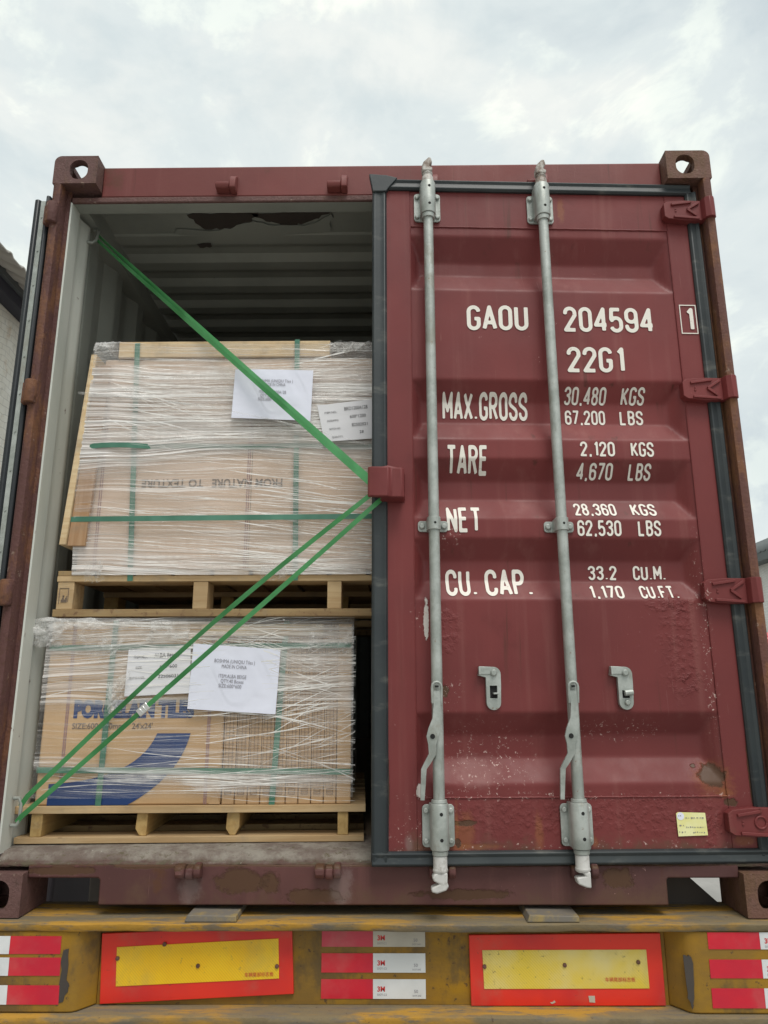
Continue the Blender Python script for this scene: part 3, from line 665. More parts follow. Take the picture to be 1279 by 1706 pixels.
# header beam (rear top): red face, worn lip, grey underside
hd = MB(); hd.box(-1.057, 1.057, 0.056, 0.127, 2.4525, 2.584); link('header_beam', hd, 'red', CON, bevel=0.006)
hl = MB(); hl.box(-1.165, 1.165, 0.053, 0.066, 2.429, 2.452); link('header_lip', hl, 'cast_red', CON, bevel=0.004)
hu = MB(); hu.box(-1.165, 1.165, 0.0665, 0.126, 2.431, 2.452); link('header_underside', hu, 'inner', CON, bevel=0.003)
for xk in (-0.577, -0.161, 0.168+0.01, 0.585):
    kp = MB()
    y_ = 0.0555
    kp.prism_x([(y_, 2.462), (y_-0.036, 2.464), (y_-0.042, 2.474), (y_-0.042, 2.486), (y_-0.026, 2.492), (y_, 2.496)], xk-0.040, xk+0.012)
    kp.prism_x([(y_, 2.458), (y_-0.044, 2.461), (y_-0.046, 2.492), (y_-0.034, 2.514), (y_, 2.538)], xk+0.012, xk+0.036)
    link('cam_keeper', kp, 'red', CON, bevel=0.004)

# threshold, sill
sl = MB()
sl.prism([(-1.057, 0.100), (-0.846, 0.100), (-0.840, 0.094), (-0.840, 0.026), (0.843, 0.026), (0.843, 0.096), (0.849, 0.100), (1.057, 0.100), (1.057, 0.1365), (-1.057, 0.1365)], 0.030, 0.10)
link('sill_beam', sl, 'sill', CON, bevel=0.006)
def thf(u, v):
    x = -1.165+2.33*u
    pr = [(0.034, 0.130), (0.0325, 0.1375), (0.040, 0.1395), (0.054, 0.1405), (0.064, 0.152), (0.088, 0.163), (0.16, 0.171), (0.30, 0.1725)]
    t = v*(len(pr)-1); i = min(int(t), len(pr)-2); f_ = t-i
    y = pr[i][0]*(1-f_)+pr[i+1][0]*f_; z = pr[i][1]*(1-f_)+pr[i+1][1]*f_
    n = mnoise.noise(Vector((x*14, v*5, 0)))*0.006+mnoise.noise(Vector((x*45, v*9, 3)))*0.004+mnoise.noise(Vector((x*120, v*20, 8)))*0.002
    w_ = min(1, (1-v)*3)
    return (x, y+0.0015-abs(n)*0.5*w_, z+abs(n)*w_*0.55)
th = MB().grid(thf, 400, 24); link('threshold', th, 'thresh', CON, ang=60)
for xk in (-0.573, -0.160, 0.178, 0.596):
    kp = MB()
    kp.prism_x([(0.0315, 0.100), (0.0040, 0.104), (-0.0060, 0.116), (-0.0060, 0.132), (0.0040, 0.139), (0.0315, 0.142)], xk-0.038, xk-0.008)
    kp.prism_x([(0.0315, 0.098), (0.0080, 0.100), (0.0000, 0.112), (0.0020, 0.128), (0.0100, 0.136), (0.0315, 0.139)], xk-0.008, xk+0.018)
    kp.prism_x([(0.0315, 0.100), (0.0020, 0.104), (-0.0090, 0.118), (-0.0070, 0.136), (0.0040, 0.143), (0.0315, 0.145)], xk+0.018, xk+0.040)
    link('cam_keeper', kp, 'sill', CON, bevel=0.005)
fl = MB(); fl.box(-1.165, 1.165, 0.20, LEN-0.08, 0.14, 0.1715); link('floor_panel', fl, 'plyfloor', CON, smooth=False)
for s_ in (-1, 1):
    r_ = MB(); r_.box(*sorted((s_*1.17, s_*1.214)), 0.178, LEN-0.178, 0.035, 0.16); link('bottom_side_rail', r_, 'sill', CON, bevel=0.004)
    r_ = MB(); r_.box(*sorted((s_*1.2125, s_*1.2175)), 0.178, LEN-0.178, 2.47, 2.56); link('top_side_rail', r_, 'red', CON, bevel=0.004)
cm = MB()
for i in range(14):
    y = 0.42+i*0.4; cm.box(-1.168, 1.168, y, y+0.05, 0.02, 0.138)
link_split('floor_crossmember', cm, 'sill', CON, smooth=False)
def corr(t, per, dep):                 # trapezoid corrugation 0..dep
    q = (t/per) % 1.0
    return dep*(0 if q < 0.26 else (q-0.26)/0.16 if q < 0.42 else 1 if q < 0.76 else 1-(q-0.76)/0.24*1.0 if q < 1 else 0)
def wallgrid(fn, n, parent, name, mats):
    m = MB(); m.grid(fn, n, 1); o = link(name, m, mats, parent, ang=20)
    sd = o.modifiers.new('thick', 'SOLIDIFY'); sd.thickness = 0.003; sd.offset = 0
    if len(mats) > 1: sd.material_offset = 1; sd.material_offset_rim = 1
    return o
N_ = 24*20
for s_ in (-1, 1):
    # inside face grey, outside red
    def wf(u, v, s_=s_):
        y = 0.242+u*(LEN-0.242-0.1); return (s_*(1.176+corr(y, 0.28, 0.034)), y, 0.16+v*2.33)
    m = MB(); m.grid(wf, N_, 1); link('inner_wall', m, 'inner', CON, ang=20)
    def wf2(u, v, s_=s_):
        y = 0.180+u*(LEN-0.36); return (s_*(1.1785+corr(y, 0.28, 0.034)), y, 0.16+v*2.33)
    m = MB(); m.grid(wf2, N_, 1); link('side_wall', m, 'red', CON, ang=20)
ic = MB()
for s_ in (-1, 1): ic.box(*sorted((s_*1.140, s_*1.2118)), 0.128, LEN-0.1, 2.452, 2.5295)
link_split('inner_top_rail', ic, 'inner', CON, smooth=False)
rf = MB(); rf.grid(lambda u, v: (-1.165+v*2.33, 0.30+u*(LEN-0.4), 2.548-corr(0.30+u*(LEN-0.4)-0.12, 0.2, 0.024)), N_, 1)
link('ceiling_panel', rf, 'inner', CON, ang=20)
rp = MB(); rp.box(-1.16, 1.16, 0.1275, 0.40, 2.530, 2.5345); link('ceiling_end_plate', rp, 'inner', CON, smooth=False)
# torn lining: ragged dark opening in the ceiling plate, two lobes
def ragged(pts, amp, n=6, seed=1):
    rnd = random.Random(seed); out = []
    for (a, b), (c_, d) in zip(pts, pts[1:]+pts[:1]):
        for i in range(n):
            t = i/n; out.append((a+(c_-a)*t+rnd.uniform(-amp, amp), b+(d-b)*t+rnd.uniform(-amp, amp)))
    return out
tp = MB()
tp.prism_z(ragged([(-0.80, 0.262), (-0.50, 0.258), (-0.54, 0.32), (-0.62, 0.35), (-0.74, 0.365)], 0.008, 6, 2), 2.5255, 2.5285)
tp.prism_z(ragged([(-0.56, 0.258), (-0.20, 0.255), (-0.31, 0.325), (-0.41, 0.345), (-0.47, 0.31)], 0.008, 6, 5), 2.5255, 2.5285)
tp.prism_z(ragged([(-0.80, 0.455), (-0.74, 0.45), (-0.735, 0.475), (-0.79, 0.48)], 0.004, 4, 8), 2.5165, 2.5185)
link_split('torn_ceiling_patch', tp, 'chassis', CON, smooth=False)
ro = MB(); ro.grid(lambda u, v: (-1.17+v*2.34, 0.16+u*(LEN-0.3), 2.562+corr(0.16+u*(LEN-0.3), 0.2, 0.018)), N_, 1); link('roof_panel', ro, 'red', CON, ang=20)
ew = MB(); ew.grid(lambda u, v: (-1.17+u*2.34, LEN-0.06-corr(u*2.34, 0.25, 0.04), 0.14+v*2.40), 200, 1); link('end_wall', ew, 'inner', CON, ang=20)
lb = MB()
lb.rings([((-1.158, 0.20, 2.36), 0.006), ((-1.140, 0.205, 2.36), 0.006), ((-1.132, 0.215, 2.375), 0.006), ((-1.132, 0.235, 2.43), 0.006), ((-1.140, 0.245, 2.445), 0.006), ((-1.158, 0.25, 2.445), 0.006)], 8)
lb.rings([((-1.158, 0.10, 0.235), 0.006), ((-1.140, 0.10, 0.235), 0.006), ((-1.132, 0.10, 0.25), 0.006), ((-1.132, 0.10, 0.30), 0.006), ((-1.140, 0.10, 0.315), 0.006), ((-1.158, 0.10, 0.315), 0.006)], 8)
link_split('lashing_ring', lb, 'inner', CON)

fp = MB()
fp.prism_z(ragged([(-0.86, 0.352), (-0.70, 0.372), (-0.60, 0.338), (-0.53, 0.305), (-0.44, 0.34), (-0.30, 0.335), (-0.20, 0.262), (-0.22, 0.38), (-0.45, 0.405), (-0.72, 0.415), (-0.88, 0.385)], 0.006, 5, 11), 2.5215, 2.5240)
link('peeled_lining', fp, 'inner', CON, smooth=False)
# ------------------------------------------------------------------ right door (ajar a couple of degrees)
F0 = 0.045; DORG = Vector((1.17, F0, 0.0)); DROT = 0.042
XP0, XP1 = 0.105, 1.052
RIBS = [(2.245, 2.160, 2.108, 2.028), (1.685, 1.618, 1.540, 1.468), (1.400, 1.330, 1.266, 1.192), (1.127, 1.058, 0.990, 0.925), (0.574, 0.506, 0.438, 0.365)]
DEP = 0.046
def prof(z):
    for a, b, c_, d in RIBS:
        if d < z < a:
            if z > b: return DEP*(a-z)/(a-b)
            if z > c_: return DEP
            return DEP*(z-d)/(c_-d)
    return 0.0
def soft(z, w=0.0028): return sum(prof(z+w*t) for t in (-1, -0.5, 0, 0.5, 1))/5
def poff(x, z):
    d = soft(z)
    r = min(max((XP1-0.004-x)/0.045*DEP, 0), 1); l = min(max((x-XP0-0.004)/0.030*DEP, 0), 1)
    dent = 0.0036*mnoise.noise(Vector((x*3.1, z*3.3, 5.0)))+0.0018*mnoise.noise(Vector((x*8, z*8, 2.0)))
    e = min(1, (x-XP0)/0.05, (XP1-x)/0.05, (z-0.327)/0.04, (2.28-z)/0.04)
    return min(d, r, l) + dent*max(0, e)
DOOR = bpy.data.objects.new('door', None)
fr = MB()
fr.box(-0.012, XP0, F0, F0+0.045, 0.165, 2.45)                       # free stile
fr.box(XP1, 1.150, F0+0.0015, F0+0.045, 0.165, 2.45)                 # hinge stile
fr.box(XP0, XP1, F0+0.003, F0+0.045, 2.282, 2.45)                    # top rail
fr.box(XP0, XP1, F0+0.003, F0+0.045, 0.165, 0.326)                   # bottom rail
for z in (2.281, 0.3265):                                            # weld beads
    fr.rings([((XP0+0.004+i*0.0118, F0+0.003, z+0.0012*mnoise.noise(Vector((i*0.7, z, 0)))), 0.0034+0.0008*mnoise.noise(Vector((i*1.9, z, 4)))) for i in range(81)], 6)
for x in (XP0, XP1):
    fr.rings([((x+0.001*mnoise.noise(Vector((i*0.8, x, 0))), F0+0.0015, 0.33+i*0.0150), 0.0028+0.0008*mnoise.noise(Vector((i*1.7, x, 4)))) for i in range(131)], 6)
DOOR = link('door', fr, 'door', CON, org=DORG, bevel=0.003)
DOOR.rotation_euler = (0, 0, DROT)
pn = MB()
zs = sorted(set([round(0.326+(2.282-0.326)*i/330, 5) for i in range(331)])); xs = [XP0+(XP1-XP0)*(i/90) for i in range(91)]
nx = len(xs)
pn.add([(x, F0+0.004+poff(x, z), z) for z in zs for x in xs], [(j*nx+i, j*nx+i+1, (j+1)*nx+i+1, (j+1)*nx+i) for j in range(len(zs)-1) for i in range(nx-1)])
link('door_panel', pn, 'door', DOOR, ang=60)
bk = MB(); bk.box(XP0, XP1, F0+0.0560, F0+0.0590, 0.20, 2.44); link('door_back_sheet', bk, 'inner', DOOR, smooth=False)
# gasket: rounded rubber loop
def gprof(w, dpt): return [(-w/2, 0.0), (-w/2, -dpt*0.55), (-w*0.36, -dpt*0.95), (-w*0.1, -dpt*0.80), (w*0.1, -dpt*0.72), (w*0.36, -dpt), (w/2, -dpt*0.5), (w/2, 0.0)]
gk = MB()
def bar_v(x0, x1, z0, z1):
    P = [((x0+x1)/2+a, F0+0.006+b) for a, b in gprof(x1-x0, 0.020)]; gk.prism_z(P, z0, z1)
def bar_h(z0, z1, x0, x1, lift=0.0):
    P = [(F0+0.006+b-lift, (z0+z1)/2+a) for a, b in gprof(z1-z0, 0.020)]; gk.prism_x(P, x0, x1)
bar_v(-0.032, 0.020, 0.150, 2.462); bar_v(1.128, 1.172, 0.16, 2.44)
bar_h(2.426, 2.470, -0.030, 1.150, 0.0015); bar_h(0.139, 0.180, -0.030, 1.165, 0.0015)
gk.prism([(-0.044, 2.484), (-0.031, 2.410), (0.019, 2.412), (0.030, 2.430), (0.060, 2.470), (0.02, 2.480)], F0-0.018, F0+0.006)
link('gasket', gk, 'gasket', DOOR, bevel=0.003)
# locking gear
def bolts(m, pts, y, r=0.0085, hgt=0.009):
    for x, z in pts: m.rings([((x, y, z), r), ((x, y-hgt*0.7, z), r), ((x, y-hgt, z), r*0.7)], 10)
YR = F0-0.040
for xr, worn in ((0.168, 0), (0.583, 1)):
    rd = MB(); rd.rings([((xr, YR, 0.31+i*0.1), 0.0172) for i in range(21)], 20); link('lock_rod', rd, 'galv', DOOR)
    for top in (1, 0):
        b = MB(); z0, z1 = (2.296, 2.411) if top else (0.191, 0.310)
        b.prism(rrect(xr-0.048, xr+0.048, z0, z1, 0.012), F0-0.006, F0+0.0005)
        zb0, zb1 = (2.300, 2.430) if top else (0.190, 0.318)
        n_ = 20; pts = []
        b.rings([((xr, YR, zb0), 0.0265), ((xr, YR, zb0+0.004), 0.0275), ((xr, YR, zb1-0.004), 0.0275), ((xr, YR, zb1), 0.0255)], n_)
        b.box(xr-0.0272, xr+0.0272, YR, F0-0.004, zb0+0.002, zb1-0.002)
        zc0, zc1 = (2.283, 2.299) if top else (0.176, 0.1885)
        b.rings([((xr, YR, zc0), 0.0225), ((xr, YR, zc1), 0.0235)], n_)
        if not top: b.rings([((xr, YR, 0.3185), 0.024), ((xr, YR, 0.328), 0.0225)], n_)
        bolts(b, [(xr+sx*0.037, z) for sx in (-1, 1) for z in (z0+0.017, z1-0.017)], F0-0.005)
        b.cur = 1
        for zz in (zb0+0.03, zb1-0.028): b.rings([((xr+0.003, YR-0.0262, zz), 0.0055), ((xr+0.003, YR-0.0282, zz), 0.0050)], 10)
        link('rod_bracket', b, ['galv', 'dark'], DOOR, bevel=0.0015)
    c = MB()
    c.rings([((xr, YR, 2.428), 0.0225), ((xr, YR, 2.452), 0.0205), ((xr, YR, 2.460), 0.0150), ((xr, YR, 2.467), 0.0205), ((xr, YR, 2.474), 0.0165)], 16)
    c.prism([(xr-0.020, 2.470), (xr+0.015, 2.470), (xr+0.018, 2.483), (xr+0.006, 2.489), (xr+0.010, 2.496), (xr+0.016, 2.508), (xr+0.012, 2.526), (xr+0.003, 2.527), (xr-0.015, 2.508), (xr-0.021, 2.492)], YR-0.020, YR+0.014)
    link('cam_head', c, 'cam_worn', DOOR, bevel=0.004)
    c = MB()
    c.rings([((xr, YR, 0.176), 0.0205), ((xr, YR, 0.142), 0.0205), ((xr, YR, 0.134), 0.0235), ((xr, YR, 0.126), 0.016)], 16)
    if not worn: c.prism([(xr-0.018, 0.130), (xr+0.019, 0.132), (xr+0.018, 0.106), (xr+0.022, 0.096), (xr+0.014, 0.085), (xr-0.012, 0.077), (xr-0.028, 0.081), (xr-0.028, 0.092), (xr-0.004, 0.102), (xr-0.022, 0.110), (xr-0.025, 0.120)], YR-0.018, YR+0.016)
    else: c.prism([(xr-0.008, 0.131), (xr+0.018, 0.131), (xr+0.018, 0.087), (xr+0.004, 0.089), (xr-0.020, 0.098), (xr-0.023, 0.112), (xr-0.021, 0.116), (xr+0.004, 0.119)], YR-0.018, YR+0.016)
    link('cam_lug', c, 'cam', DOOR, bevel=0.004)
    m = MB()                                                        # saddle clamp half way
    m.prism(rrect(xr-0.049, xr+0.049, 1.144, 1.180, 0.010), F0-0.004, F0+0.0045)
    m.rings([((xr, YR, 1.142), 0.0215), ((xr, YR, 1.184), 0.0215)], 18); m.box(xr-0.0213, xr+0.0213, YR, F0-0.003, 1.143, 1.183)
    bolts(m, [(xr-0.036, 1.162), (xr+0.036, 1.162)], F0-0.004, 0.010)
    m.cur = 1; m.rings([((xr+0.002, YR-0.0205, 1.163), 0.0045), ((xr+0.002, YR-0.0222, 1.163), 0.004)], 8)
    link('rod_clamp', m, ['galv', 'dark'], DOOR, bevel=0.0015)
    hd = MB()                                                       # lever handle lying along the rod
    q = -0.004
    cen = [(xr+q, 0.640, 0.010), (xr+q, 0.600, 0.010), (xr+q-0.001, 0.560, 0.013), (xr+q-0.009, 0.530, 0.018), (xr+q-0.015, 0.508, 0.018), (xr+q-0.016, 0.485, 0.012), (xr+q-0.015, 0.458, 0.011), (xr+q-0.030, 0.432, 0.010), (xr+q-0.041, 0.414, 0.008), (xr+q-0.043, 0.37, 0.007), (xr+q-0.046, 0.327, 0.006)]
    L_ = [(x-w, z) for x, z, w in cen]; R_ = [(x+w, z) for x, z, w in cen][::-1]
    yh = YR-0.030
    for i in range(len(cen)-1):
        (xa, za, wa), (xb, zb, wb) = cen[i], cen[i+1]
        ya = yh+0.020*min(1, max(0, (0.50-za)/0.12)); yb = yh+0.020*min(1, max(0, (0.50-zb)/0.12))
        hd.add([(xa-wa, ya, za), (xa+wa, ya, za), (xb+wb, yb, zb), (xb-wb, yb, zb), (xa-wa, ya+0.008, za), (xa+wa, ya+0.008, za), (xb+wb, yb+0.008, zb), (xb-wb, yb+0.008, zb)],
               [(0, 1, 2, 3), (7, 6, 5, 4), (0, 3, 7, 4), (1, 5, 6, 2)] + ([(0, 4, 5, 1)] if i == 0 else []) + ([(3, 2, 6, 7)] if i == len(cen)-2 else []))
    hd.rings([((xr+q-0.013, yh+0.004, 0.604), 0.0042), ((xr+q-0.014, yh-0.001, 0.650), 0.0042)] + [((xr+q+0.014*math.cos(R(a)), yh-0.001, 0.652+0.014*math.sin(R(a))), 0.0042) for a in (150, 120, 90, 60, 30)] + [((xr+q+0.014, yh-0.001, 0.650), 0.0042), ((xr+q+0.013, yh+0.004, 0.604), 0.0042)], 8)
    hd.cur = 1
    hd.rings([((xr+q-0.015, yh-0.0006, 0.508), 0.0075), ((xr+q-0.015, yh-0.0012, 0.508), 0.0075)], 12)
    hd.rings([((xr+q, yh-0.0006, 0.650), 0.006), ((xr+q, yh-0.0012, 0.655), 0.006)], 10)
    link('lever_handle', hd, ['galv', 'dark'], DOOR)
# handle catches
for xc, openw in ((0.346, 1), (0.760, 0)):
    k_ = MB(); w = 0.0225
    zt, zb = 0.700, 0.604
    out = arc(xc, zb, w, w, 180, 360, 10)+[(xc+w+0.002, 0.66)]+arc(xc+0.002, 0.690, w, 0.022, 0, 90, 6)+[(xc-0.042, 0.714), (xc-0.046, 0.686), (xc-w, 0.680)]
    base = MB().prism(out, F0-0.012, F0+0.003)
    win = MB().box(xc-0.011, xc+0.012, F0-0.03, F0-0.004, 0.617, 0.655 if openw else 0.640)
    k_ = boolean_cut(base, [win])
    k_.mi = [0]*len(k_.f); k_.cur = 0
    k_.box(xc-0.046, xc-0.040, F0-0.028, F0-0.009, 0.688, 0.712)
    k_.box(xc-0.046, xc-0.004, F0-0.015, F0-0.0095, 0.690, 0.712)
    bolts(k_, [(xc+0.002, 0.694)], F0-0.0095, 0.011, 0.012)
    if openw: k_.box(xc-0.002, xc+0.014, F0-0.026, F0-0.002, 0.629, 0.634)
    else:
        k_.rings([((xc-0.006, F0-0.018, 0.632), 0.009), ((xc+0.020, F0-0.018, 0.634), 0.009)], 10); bolts(k_, [(xc+0.002, 0.603)], F0-0.0095, 0.009, 0.01)
    k_.cur = 1
    k_.box(xc-0.0105, xc+0.0115, F0-0.0050, F0-0.0036, 0.6175, 0.6395 if not openw else 0.6545)  # black sheet on the window floor, its shade put in as colour
    link('handle_catch', k_, ['galv', 'dark'], DOOR, bevel=0.0015)
# hinges: forged straps with raised X relief, knuckle round the post
for zc, fancy in ((2.346, 1), (1.645, 1), (0.950, 1), (0.256, 2)):
    hg = MB(); hh = 0.041
    hg.prism([(1.034, zc+hh*0.62), (1.048, zc+hh*0.86), (1.110, zc+hh), (1.178, zc+hh*0.98), (1.178, zc-hh*0.98), (1.110, zc-hh), (1.048, zc-hh*0.86), (1.034, zc-hh*0.62)], F0-0.030, F0+0.001)
    hg.prism_z([(1.170, F0-0.034), (1.176, F0-0.052), (1.190, F0-0.062), (1.205, F0-0.060), (1.214, F0-0.048), (1.214, F0-0.01), (1.170, F0-0.006)], zc-hh*0.98, zc+hh*0.98)
    def bar(x0, z0, x1, z1, w=0.0045):
        d = Vector((x1-x0, 0, z1-z0)).normalized(); n_ = Vector((-d.z, 0, d.x))*w
        P = [(x0+n_.x, z0+n_.z), (x0-n_.x, z0-n_.z), (x1-n_.x, z1-n_.z), (x1+n_.x, z1+n_.z)]
        hg.prism(P, F0-0.037, F0-0.0295)
    bar(1.060, zc+hh*0.50, 1.135, zc+hh*0.78); bar(1.066, zc-hh*0.72, 1.160, zc-hh*0.86)
    if fancy == 1: bar(1.118, zc+0.001, 1.162, zc+hh*0.72); bar(1.118, zc+0.001, 1.150, zc-hh*0.58)
    else: hg.rings([((1.13+0.017*math.cos(R(a)), F0-0.031, zc+0.017*math.sin(R(a))), 0.004) for a in range(0, 361, 20)], 6)
    hg.box(1.072, 1.079, F0-0.0325, F0-0.0295, zc-0.009, zc-0.001); hg.box(1.0725, 1.0785, F0-0.0325, F0-0.0295, zc+0.001, zc+0.006)
    link('hinge', hg, 'door', DOOR, bevel=0.004)
# lock-box plate on the free edge
lp = MB(); lp.prism_z([(-0.046, F0-0.074), (-0.036, F0-0.080), (0.020, F0-0.080), (0.029, F0-0.070), (0.064, F0-0.070), (0.072, F0-0.060), (0.072, F0+0.001), (-0.004, F0+0.001), (-0.004, F0-0.060), (-0.046, F0-0.060)], 1.243, 1.343)
link('lock_plate', lp, 'door', DOOR, bevel=0.004)
lw = MB()
for i in range(24): lw.rings([((0.0735, F0-0.004, 1.246+i*0.0041), 0.0035+0.0012*random.random()), ((0.0750, F0-0.001, 1.247+i*0.0041), 0.003)], 6)
lw.rings([((-0.01, F0-0.035, 1.345), 0.008), ((0.02, F0-0.035, 1.350), 0.010), ((0.06, F0-0.03, 1.346), 0.006)], 8)
link('weld_seam', lw, 'door', DOOR)

# painted markings
lt = MB()
def on_panel(x, z): return (x, F0+0.004+poff(x, z)-0.0022 if XP0 < x < XP1 else F0-0.0012, z)
for s_, x0, x1, z0, hgt in [('GAOU', 0.302, 0.518, 1.869, 0.100), ('204594', 0.645, 0.967, 1.868, 0.100), ('22G1', 0.649, 0.851, 1.715, 0.098),
        ('MAX.GROSS', 0.214, 0.510, 1.549, 0.101), ('30,480', 0.640, 0.787, 1.611, 0.057), ('KGS', 0.841, 0.922, 1.611, 0.057),
        ('67,200', 0.642, 0.783, 1.538, 0.055), ('LBS', 0.835, 0.916, 1.538, 0.055), ('TARE', 0.220, 0.361, 1.346, 0.101),
        ('2,120', 0.673, 0.791, 1.408, 0.054), ('KGS', 0.847, 0.925, 1.408, 0.054), ('4,670', 0.664, 0.786, 1.335, 0.054), ('LBS', 0.841, 0.918, 1.335, 0.054),
        ('NET', 0.215, 0.328, 1.143, 0.093), ('28,360', 0.645, 0.786, 1.204, 0.050), ('KGS', 0.838, 0.921, 1.204, 0.050),
        ('62,530', 0.646, 0.792, 1.133, 0.055), ('LBS', 0.848, 0.924, 1.133, 0.055), ('CU.', 0.211, 0.313, 0.935, 0.095), ('CAP.', 0.340, 0.494, 0.935, 0.095),
        ('33.2', 0.686, 0.781, 0.994, 0.049), ('CU.M.', 0.836, 0.946, 0.994, 0.049), ('1,170', 0.676, 0.789, 0.928, 0.047), ('CU.FT.', 0.844, 0.969, 0.928, 0.047)]:
    stencil(lt, s_, x0, x1, z0, hgt, on_panel)
stencil(lt, '1', 1.079, 1.112, 1.876, 0.092, lambda x, z: (x, F0-0.0012, z))
for a in ((1.064, 1.124, 1.866, 1.8695), (1.064, 1.124, 1.9755, 1.979), (1.064, 1.0672, 1.8695, 1.9755), (1.1208, 1.124, 1.8695, 1.9755)):
    lt.box(a[0], a[1], F0-0.0012, F0+0.0005, a[2], a[3])
link('lettering', lt, 'mark', DOOR, ang=60)
ns = MB(); ns.add([(0.888, F0-0.0005, 0.279), (0.893, F0-0.0012, 0.2825), (0.977, F0-0.001, 0.280), (0.979, F0-0.0015, 0.217), (0.889, F0-0.0015, 0.2145)], [(0, 1, 2, 3, 4)])
ns.cur = 1; ns.rings([((0.9005, F0-0.0016, 0.271), 0.011), ((0.9005, F0-0.0019, 0.271), 0.011)], 14)
ns.cur = 2
rnd = random.Random(4)
for z, x0, x1 in ((0.272, 0.894, 0.906), (0.266, 0.915, 0.970), (0.245, 0.895, 0.908), (0.240, 0.915, 0.972), (0.2265, 0.893, 0.912), (0.2255, 0.935, 0.974)):
    x = x0
    while x < x1:
        l_ = rnd.uniform(0.002, 0.006); ns.box(x, min(x+l_, x1), F0-0.0026, F0-0.0020, z-rnd.uniform(0.0004, 0.002), z+rnd.uniform(0.0004, 0.002)); x += l_+rnd.uniform(0.002, 0.006)
link('inspection_note', ns, ['note', 'paper', 'ink2'], DOOR, smooth=False)['label'] = 'small yellow handwritten paper slip'

# ------------------------------------------------------------------ left door: folded right round along the side wall
LD = MB(); LD.box(-1.283, -1.238, 0.045, 1.18, 0.17, 2.42)
ld = link('open_door', LD, 'red', CON, bevel=0.004)
gk = MB()
gk.prism_z([(-1.292, 0.066), (-1.296, 0.040), (-1.288, 0.026), (-1.276, 0.024), (-1.268, 0.034), (-1.268, 0.044), (-1.284, 0.0445), (-1.284, 0.066)], 0.15, 2.425)
gk.prism_z([(-1.2495, 0.0445), (-1.248, 0.026), (-1.242, 0.022), (-1.232, 0.028), (-1.232, 0.0445)], 0.15, 2.44)
gk.box(-1.296, -1.284, 0.066, 1.19, 2.38, 2.425); gk.box(-1.296, -1.284, 0.066, 1.19, 0.15, 0.19); gk.box(-1.296, -1.284, 1.15, 1.195, 0.19, 2.38)
link('gasket', gk, 'gasket_d', ld, bevel=0.003)
st = MB(); st.box(-1.2675, -1.2505, 0.030, 0.0445, 0.17, 2.42)
for i in range(16): st.rings([((-1.259, 0.0305, 0.25+i*0.14), 0.004), ((-1.259, 0.027, 0.25+i*0.14), 0.003)], 8)
link('retaining_strip', st, 'galv', ld)
lr = MB()
for i in range(5):
    zz = 0.36+i*0.42; lr.box(-1.2375, -1.2295, 0.12, 1.1, zz, zz+0.16)
link_split('panel_rib', lr, 'red', ld, bevel=0.003)
for zc in (2.345, 1.643, 0.950, 0.262):
    kn = MB(); kn.rings([((-1.206, -0.002, zc-0.042), 0.0195), ((-1.206, -0.002, zc-0.038), 0.0215), ((-1.206, -0.002, zc+0.038), 0.0215), ((-1.206, -0.002, zc+0.042), 0.0195)], 14)
    kn.box(-1.240, -1.212, 0.004, 0.03, zc-0.038, zc+0.038)
    link('hinge', kn, 'post_l', ld, bevel=0.003)

# ================================================================== trailer
TR = thing('semi_trailer', 'yellow container trailer with dusty rear beam, red and yellow reflective plates', 'trailer', (0, 0, ZG))
dk = MB()
def dkf(u, v):
    x = -1.24+2.48*u
    sag = 0.006*mnoise.noise(Vector((x*2.2, 0, 7)))+0.004*mnoise.noise(Vector((x*6, 0, 2)))
    pr = [(-0.036, -0.024), (-0.040, -0.020), (-0.041, -0.006), (-0.036, -0.0035), (0.0, -0.0032), (0.19, -0.0032), (0.19, -0.02)]
    y, z = pr[int(round(v*6))]
    edge = 1.0 if v < 0.55 else 0.0
    return (x, y+edge*0.9*sag, z+(0.6*sag-0.003*abs(mnoise.noise(Vector((x*11, 1, 1)))))*edge*(1 if v < 0.45 else 0.3))
dk.grid(dkf, 260, 6); dk.add([(-1.24, -0.036, -0.024), (1.24, -0.036, -0.024), (1.24, 0.19, -0.02), (-1.24, 0.19, -0.02)], [(0, 1, 2, 3)])
link('deck_plate', dk, 'deck', TR, ang=50)
wb = MB(); wb.box(-0.85, 0.85, 0.030, 0.042, -0.232, -0.0225); link('rear_beam', wb, 'yellow', TR, smooth=False)
for s_ in (-1, 1):
    e = MB(); e.prism_z([(s_*0.818, 0.0295), (s_*0.855, -0.022), (s_*0.868, -0.030), (s_*0.885, -0.032), (s_*1.235, -0.032), (s_*1.235, 0.0295)], -0.232, -0.0245)
    link('beam_end', e, 'yellow_b', TR, bevel=0.004)
fg = MB()
def fgf(u, v):
    x = -1.24+2.48*u; n = 0.004*mnoise.noise(Vector((x*3, 0, 17)))+0.002*mnoise.noise(Vector((x*13, 0, 2)))
    pr = [(0.03, -0.260), (-0.045, -0.260), (-0.050, -0.250), (-0.048, -0.238), (-0.040, -0.2335), (0.10, -0.2325)]
    y, z = pr[int(round(v*5))]; return (x, y+(n if 0 < v < 0.9 else 0), z+(n*0.6 if 0.1 < v < 0.7 else 0))
fg.grid(fgf, 220, 5); link('bottom_flange', fg, 'deck', TR, ang=50)
for xc in (-0.487, 0.493):
    sh = MB(); sh.prism([(xc-0.078, -0.002), (xc+0.072, -0.002), (xc+0.070, 0.014), (xc-0.070, 0.016)], -0.032, 0.14); link('bearing_pad', sh, 'pad', TR, bevel=0.002)
ub = MB()
for i in range(31): ub.box(-1.2+i*0.078, -1.2+i*0.078+0.074, 0.03, 0.05, -0.40, -0.262)
link_split('underrun_board', ub, 'board', TR, smooth=False)
wp = MB()
